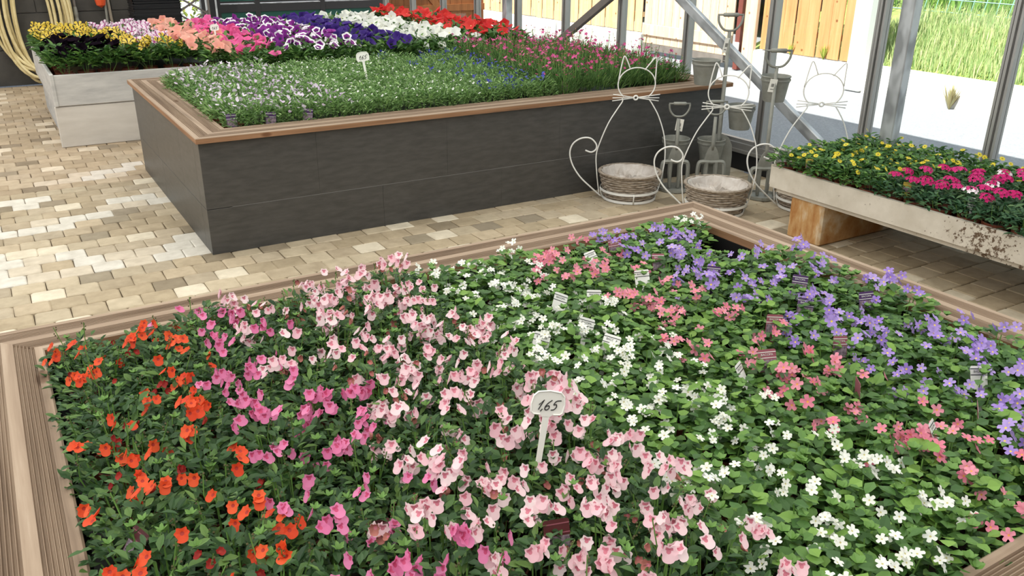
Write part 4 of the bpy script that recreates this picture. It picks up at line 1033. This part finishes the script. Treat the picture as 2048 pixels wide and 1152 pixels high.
def tag_mesh(face, strip, photo='tag_photo'):
    m_ = MB(); wd, h = 0.062, 0.078
    m_.prism([(-wd/2, 0), (wd/2, 0), (wd/2, h-0.004), (wd/2-0.004, h), (-wd/2+0.004, h), (-wd/2, h-0.004)][::-1], 0.001, 0)
    m_.prism([(-0.008, -0.07), (0.008, -0.07), (0.010, 0), (-0.010, 0)][::-1], 0.001, 0)
    for z in (h-0.011, h-0.031): m_.box(-wd/2, wd/2, -0.0008, 0, z, z+0.0025, 1)
    m_.box(-wd/2+0.002, wd/2-0.002, -0.0006, 0, 0.002, h-0.036, 2)
    return m_.mesh('plant_tag', [face, strip, photo])
TG = {'violet': tag_mesh('tag_purple', 'tag_white'), 'rose': tag_mesh('tag_pink', 'tag_white'), 'white': tag_mesh('tag_white', 'tag_black', 'tag_white'), 'red': tag_mesh('tag_red', 'tag_pink'), 'yellow': tag_mesh('tag_yellow', 'tag_olive')}
def ray_z(px, py, z):
    d = _fw + _r*((px-1024)/F_PX) - _u*((py-576)/F_PX); t = (z-CAM_H)/d.z
    return Vector((0, 0, CAM_H)) + d*t
def plant_tag(kind, px, py, z, rotz, tilt, label, sc=1.0, text=True, group=None, dx=0.0):
    p = ray_z(px, py, z+0.045*sc*0.75); p.z = z; p.x += dx
    sc = sc*0.72 if text else sc*0.8
    o = link('plant_tag', TG[kind], None, p, (tilt, R.uniform(-0.15, 0.15), rotz), sc); tag(o, label, 'plant tag', group)
    if text: link('lettering', TEXTW if kind == 'white' else TEXT, o, (0, -0.0012, 0.0595), (PI/2, 0, 0))
TZ = 0.660
TAGS = [('white', 1190, 597, -0.3, -0.5), ('white', 1215, 688, -0.9, -0.6), ('white', 1115, 603, -1.2, -0.3), ('white', 1077, 684, -1.0, -0.4), ('white', 1168, 654, -1.1, -0.3), ('white', 1194, 514, 0.1, -0.7), ('white', 1288, 554, -0.6, -0.7),
        ('rose', 1234, 492, -0.4, -0.2), ('rose', 1320, 522, -0.2, -0.5), ('rose', 1549, 647, -0.5, -0.2), ('rose', 1683, 692, -0.2, -0.3), ('rose', 1540, 719, -0.6, -0.3), ('rose', 1719, 778, 0.9, -0.1), ('rose', 1963, 828, 0.6, -0.2),
        ('violet', 1611, 614, -0.7, -0.4), ('violet', 1737, 600, -0.4, -0.25), ('violet', 1426, 548, -0.4, -0.3), ('violet', 1356, 503, -0.4, -0.3), ('violet', 1599, 566, -0.9, -0.2), ('white', 1965, 754, -0.4, -0.45), ('white', 1885, 865, 0.4, -0.5), ('white', 1495, 745, 0.5, -0.5)]
seen = {}
WH = {'white': 'white plant tag lettered BACOPA', 'rose': 'pink plant tag lettered BACOPA', 'violet': 'dark purple plant tag lettered BACOPA'}
ORD = ['first', 'second', 'third', 'fourth', 'fifth', 'sixth', 'seventh', 'eighth', 'ninth', 'tenth']
cnt = {k: sorted([t for t in TAGS if t[0] == k], key=lambda t: t[1]) for k in WH}
for tg in TAGS:
    i = cnt[tg[0]].index(tg); n = len(cnt[tg[0]])
    wh = 'leftmost' if i == 0 else 'rightmost' if i == n-1 else ORD[i]+' from left'
    plant_tag(tg[0], tg[1], tg[2], TZ, tg[3], tg[4], WH[tg[0]]+' in the foreground bed, '+wh+' of its colour')
plant_tag('red', 1120, 1080, 0.65, -0.2, -0.5, 'dark red plant tag among the pale pink diascias below the price stake', 1.0, False)
plant_tag('red', 250, 1092, 0.66, -1.2, -0.6, 'dark red plant tag beside the left rim of the foreground bed', 0.9, False)
plant_tag('red', 770, 1078, 0.655, 0.0, -0.9, 'dark red plant tag among the bright pink diascias', 1.0, False)
for px, py, lab in ((464, 240, 'purple plant tag in the middle planter, nearest its left corner'), (541, 236, 'purple plant tag in the middle planter, second from its left corner'), (614, 229, 'purple plant tag in the middle planter, third from its left corner')):
    plant_tag('violet', px, py, 0.648, -0.25, -0.1, lab, 1.15, False)
plant_tag('rose', 1128, 172, 0.66, -0.3, -0.1, 'pink plant tag at the front of the dianthus', 1.0, False)
for px, py, lab in ((1603, 330, 'yellow plant tag at the left end of the concrete trough'), (1797, 378, 'yellow plant tag in the middle of the concrete trough'), (1755, 290, 'yellow plant tag at the back of the concrete trough')):
    plant_tag('yellow', px, py, 0.435, -0.6, -0.25, lab, 0.85, False, None, 0.07)
plant_tag('white', 1945, 405, 0.43, -0.9, -0.3, 'white and black plant tag among the magenta verbenas', 0.8, False)

# ================================================================ WIRE CATS, BASKETS, GARDEN TOOLS
def wire_cat(loc, rz, label, s=1.0):
    o = empty('wire_cat', loc, (0, 0, rz)); W = 0.0042
    def part(name, pts, r=W, closed=False, sub=5, n=6):
        m_ = MB(); m_.tube(catmull([(u*s, y*s, z*s) for u, y, z in pts], sub, closed), r, n, 0, closed); shade_auto(m_.build(name, 'white_wire', o))
    U = lambda x: (x-1264)/298.0
    Z = lambda y: (402-y)/309.0
    P = lambda l: [(U(x), 0, Z(y)) for x, y in l]
    for zz, rad in ((0.070, 0.194), (0.012, 0.178)):
        m_ = MB(); k = 40; ring = []
        prof = [(rad, -0.008), (rad+0.004, -0.008), (rad+0.004, 0.008), (rad, 0.008), (rad, -0.008)]
        m_.lathe([(a*s, (zz+b_)*s) for a, b_ in prof], 36); m_.build('base_hoop', 'white_wire', o)
    for a in (-PI/2, 0.0, PI/2, PI):
        part('strut', [(0.183*cos(a), 0.183*sin(a), 0.004), (0.199*cos(a), 0.199*sin(a), 0.078)], W, sub=1)
    part('body_wire', P([(1203, 392), (1197, 350), (1194, 312), (1200, 285), (1215, 245), (1232, 215), (1241, 200), (1240, 194)]))
    part('body_wire', P([(1322, 392), (1330, 350), (1333, 312), (1328, 270), (1315, 232), (1301, 207), (1293, 196)]))
    part('head_ring', [(U(1267)+0.122*cos(t), 0, Z(166)+0.106*sin(t)) for t in [math.radians(q) for q in range(-48, 229, 12)]])
    part('ear', P([(1231, 160), (1235, 132), (1239, 113), (1242, 112), (1246, 119), (1253, 136)]), sub=3)
    part('ear', P([(1281, 138), (1293, 122), (1299, 115), (1303, 116), (1303, 134), (1303, 157)]), sub=3)
    for x2, y2 in ((1222, 186), (1221, 193), (1221, 199)): part('whisker', P([(1262, 192.5+(y2-193)*0.1), (x2, y2)]), W*0.8, sub=1)
    for x2, y2 in ((1314, 186), (1313, 193), (1312, 199)): part('whisker', P([(1271, 192.5+(y2-193)*0.1), (x2, y2)]), W*0.8, sub=1)
    m_ = MB(); m_.tube([(U(1266.5)+0.013*cos(t), -0.004, Z(192.5)+0.013*sin(t)) for t in [2*PI*q/14 for q in range(14)]], 0.0055, 6, 0, True); shade_auto(m_.build('nose_ring', 'white_wire', o))
    part('tail', P([(1207, 398), (1185, 378), (1163, 356), (1147, 330), (1141, 305), (1147, 286), (1163, 275), (1181, 275), (1193, 287), (1193, 298), (1184, 304), (1172, 300)]), 0.0055)
    return tag(o, label, 'garden ornament')
def basket_meshes():
    m_ = MB(); rows = 11; H = 0.185
    for k in range(rows):
        z = 0.012 + k*H/rows; rad = 0.168 + 0.040*(z/H); n = 54; ph = (k % 2)*PI
        pts = [((rad+0.0055*sin(27*2*PI*i/n/1.0*0.5*2/2+ph))*cos(2*PI*i/n), (rad+0.0055*sin(13.5*2*2*PI*i/n+ph+i))*sin(2*PI*i/n), z+0.002*sin(5*2*PI*i/n+k)) for i in range(n)]
        m_.tube(pts, 0.0088, 5, 0, True)
    n = 44
    for k in range(2):                              # plaited rim
        m_.tube([((0.213+0.006*cos(11*2*PI*i/n*2+k*PI))*cos(2*PI*i/n), (0.213+0.006*cos(22*2*PI*i/n+k*PI))*sin(2*PI*i/n), H+0.006+0.006*sin(22*2*PI*i/n+k*PI)) for i in range(n)], 0.008, 5, 0, True)
    m_.lathe([(0.0, 0.004), (0.165, 0.004), (0.166, 0.02)], 24)
    w_ = m_.mesh('wicker_body', ['wicker'], True)
    m_ = MB(); r2 = random.Random(8); n = 40; prof = [(0.200, H+0.010), (0.193, H+0.002), (0.172, H-0.035), (0.13, H-0.06), (0.07, H-0.05), (0.0, H-0.055)]
    for (rad, z) in prof:
        for i in range(n):
            q = r2.uniform(-1, 1); m_.v.append(((rad+q*0.006)*cos(2*PI*i/n), (rad+q*0.006)*sin(2*PI*i/n), z + (q*0.020 if rad < 0.18 and rad > 0.01 else q*0.002)))
    for a in range(len(prof)-1):
        for i in range(n): m_.f.append((a*n+i, a*n+(i+1) % n, (a+1)*n+(i+1) % n, (a+1)*n+i)); m_.m.append(0)
    l_ = m_.mesh('plastic_liner', ['basket_liner'], False)
    return w_, l_
BW, BL = basket_meshes()
def basket(loc, label, rz=0.0, s=1.0):
    o = empty('wicker_basket', loc, (0, 0, rz)); link('wicker_body', BW, o, (0, 0, 0), (0, 0, 0), s); link('plastic_liner', BL, o, (0, 0, 0), (0, 0, 0), s)
    return tag(o, label, 'basket')
CATS = [((3.585, 4.39, 0), -0.50, 'white wire cat figure farthest left, in front of the dark grey planter', 'round wicker basket at the foot of the farthest left wire cat', 1.0),
        ((3.88, 3.86, 0), -0.68, 'white wire cat figure in the middle, in front of the bucket stands', 'round wicker basket in the middle, behind the corner of the foreground bed', 1.0),
        ((4.47, 3.63, 0), -0.62, 'white wire cat figure farthest right, behind the trough end', 'wicker basket half hidden behind the stone foot of the trough', 1.0)]
for loc, rz, l1, l2, s in CATS:
    wire_cat(loc, rz, l1, s); basket((loc[0], loc[1], 0.002), l2, rz*3, s*0.96)
def bucket_mesh():
    m_ = MB(); m_.lathe([(0.0, 0.0), (0.082, 0.0), (0.084, 0.006), (0.112, 0.175), (0.117, 0.178), (0.118, 0.184), (0.113, 0.187), (0.109, 0.18), (0.083, 0.012), (0, 0.012)], 28)
    m_.lathe([(0.107, 0.140), (0.1105, 0.144), (0.108, 0.148)], 28)
    return m_.mesh('bucket', ['zinc'], True)
BK = bucket_mesh(); BK.set_sharp_from_angle(angle=math.radians(35))
def dhandle(o, z, s=1.0, lean=0.0):
    m_ = MB(); m_.tube(catmull([(-0.088*s, 0, z), (-0.080*s, 0, z-0.05*s), (-0.045*s, 0, z-0.095*s), (0, 0, z-0.105*s), (0.045*s, 0, z-0.095*s), (0.080*s, 0, z-0.05*s), (0.088*s, 0, z)], 5), 0.0085*s, 7); shade_auto(m_.build('handle_yoke', 'zinc', o))
    m_ = MB(); m_.tube([(-0.092*s, 0, z+0.004), (0.092*s, 0, z+0.004)], 0.007*s, 7); m_.tube([(-0.055*s, 0, z+0.004), (-0.05*s, 0, z+0.004), (0.05*s, 0, z+0.004), (0.055*s, 0, z+0.004)], [0.010*s, 0.0145*s, 0.0145*s, 0.010*s], 10); shade_auto(m_.build('grip', 'zinc', o))
def fork_head(o, ztop):
    # bell-shaped crown plate and four tines down to a round base
    zc = ztop
    bell = [(-0.014, zc+0.01), (-0.034, zc-0.02), (-0.046, zc-0.055), (-0.052, zc-0.085), (-0.075, zc-0.10), (-0.075, zc-0.118), (0.075, zc-0.118), (0.075, zc-0.10), (0.052, zc-0.085), (0.046, zc-0.055), (0.034, zc-0.02), (0.014, zc+0.01)]
    m_ = MB(); m_.prism(bell[::-1], 0.012, 0, Matrix.Translation((0, -0.006, 0))); m_.tube([(0, -0.012, zc-0.05), (0, -0.006, zc-0.05)], 0.007, 8); m_.build('crown_plate', 'zinc', o)
    for sgn in (-1, 1):
        m_ = MB(); m_.tube(catmull([(0, 0, zc-0.105), (sgn*0.070, 0, zc-0.103), (sgn*0.088, 0, zc-0.122), (sgn*0.092, 0, zc-0.19), (sgn*0.088, 0, 0.015)], 5), 0.0150, 6); m_.build('tine', 'zinc', o)
        m_ = MB(); m_.tube([(sgn*0.033, 0, zc-0.105), (sgn*0.034, 0, zc-0.18), (sgn*0.030, 0, 0.015)], [0.018, 0.016, 0.012], 6); m_.build('tine', 'zinc', o)
    m_ = MB(); m_.lathe([(0.0, 0.0), (0.108, 0.0), (0.111, 0.006), (0.107, 0.024), (0.100, 0.024), (0.096, 0.010), (0, 0.010)], 24); m_.build('base_dish', 'zinc', o)
def price_card(o, x, y, z, rz, h=0.085, w_=0.05):
    m_ = MB(); m_.box(-w_/2, w_/2, -0.001, 0.001, -h, 0); c = m_.build('hang_tag', 'sign_plastic', o, (x, y, z), (0.1, 0.12, rz)); m_ = MB()
    for k in range(4): m_.box(-w_*0.2+k*0.005, -w_*0.2+k*0.005+0.003, -0.0016, -0.001, -h*0.6, -h*0.35)
    m_.box(-w_*0.25, w_*0.25, -0.0016, -0.001, -h*0.8, -h*0.76); m_.build('tag_print', 'ink', c)
def fork_planter(loc, rz, H, buckets, label, card=None):
    o = empty('garden_fork_planter', loc, (0, 0, rz))
    dhandle(o, H, 0.80 if H < 0.8 else 0.95); m_ = MB(); m_.tube([(0, 0, 0.285), (0, 0, 0.33), (0, 0, H-0.10)], [0.010, 0.014, 0.0115], 8); shade_auto(m_.build('shaft', 'zinc', o))
    fork_head(o, 0.305)
    for (bx, by, bz) in buckets:
        link('bucket', BK, o, (bx, by, bz), (0, 0, 0), (0.84, 0.84, 0.9))
        m_ = MB(); m_.lathe([(0.0935, bz+0.137), (0.0975, bz+0.137), (0.0975, bz+0.147), (0.0935, bz+0.147)], 28, 0, bx, by); m_.tube([(0, 0, bz+0.158), (bx*0.1, by-0.11, bz+0.158)], 0.006, 6); m_.build('bucket_ring', 'zinc', o)
    if card: price_card(o, *card)
    return tag(o, label, 'garden ornament')
fork_planter((3.985, 4.39, 0), -0.52, 0.60, [(0.02, 0.125, 0.175)], 'small grey fork planter left of the middle wire cat, paper tag on shaft', (0.012, -0.004, 0.50, -0.3))
fork_planter((4.20, 4.26, 0), -0.52, 0.615, [(0.02, 0.13, 0.17)], 'small grey fork planter directly behind the middle wire cat')
fork_planter((4.385, 3.94, 0), -0.52, 0.975, [(0.035, 0.10, 0.64)], 'tall grey fork planter carrying one bucket, left of the trough', (-0.012, -0.014, 0.80, 0.1))
# tall spade stand with two hanging buckets
o = empty('garden_spade_planter', (4.36, 4.37, 0), (0, 0, -0.52)); dhandle(o, 1.165, 0.95)
m_ = MB(); m_.tube([(0, 0, 0.24), (0, 0, 0.34), (0, 0, 1.06)], [0.014, 0.016, 0.0125], 8); shade_auto(m_.build('shaft', 'zinc', o))
blade = [(-0.025, 0.36), (-0.07, 0.335), (-0.098, 0.28), (-0.105, 0.20), (-0.105, 0.06), (-0.08, 0.02), (0, 0.0), (0.08, 0.02), (0.105, 0.06), (0.105, 0.20), (0.098, 0.28), (0.07, 0.335), (0.025, 0.36)]
m_ = MB(); m_.prism(blade, 0.006, 0, Matrix.Translation((0, -0.003, 0))); m_.build('spade_blade', 'zinc', o)
for (bx, by, bz) in ((-0.135, 0.02, 0.705), (0.135, -0.01, 0.40)):
    link('bucket', BK, o, (bx, by, bz), (0, 0, 0), (0.84, 0.84, 0.9)); m_ = MB(); m_.lathe([(0.0935, bz+0.137), (0.0975, bz+0.137), (0.0975, bz+0.147), (0.0935, bz+0.147)], 28, 0, bx, by); m_.tube([(0, 0, bz+0.158), (bx*0.15, by, bz+0.158)], 0.006, 6); m_.build('bucket_ring', 'zinc', o)
price_card(o, -0.012, -0.016, 1.02, 0.3, 0.10, 0.035)
tag(o, 'tallest grey spade planter with two hanging buckets, by the glass wall', 'garden ornament')
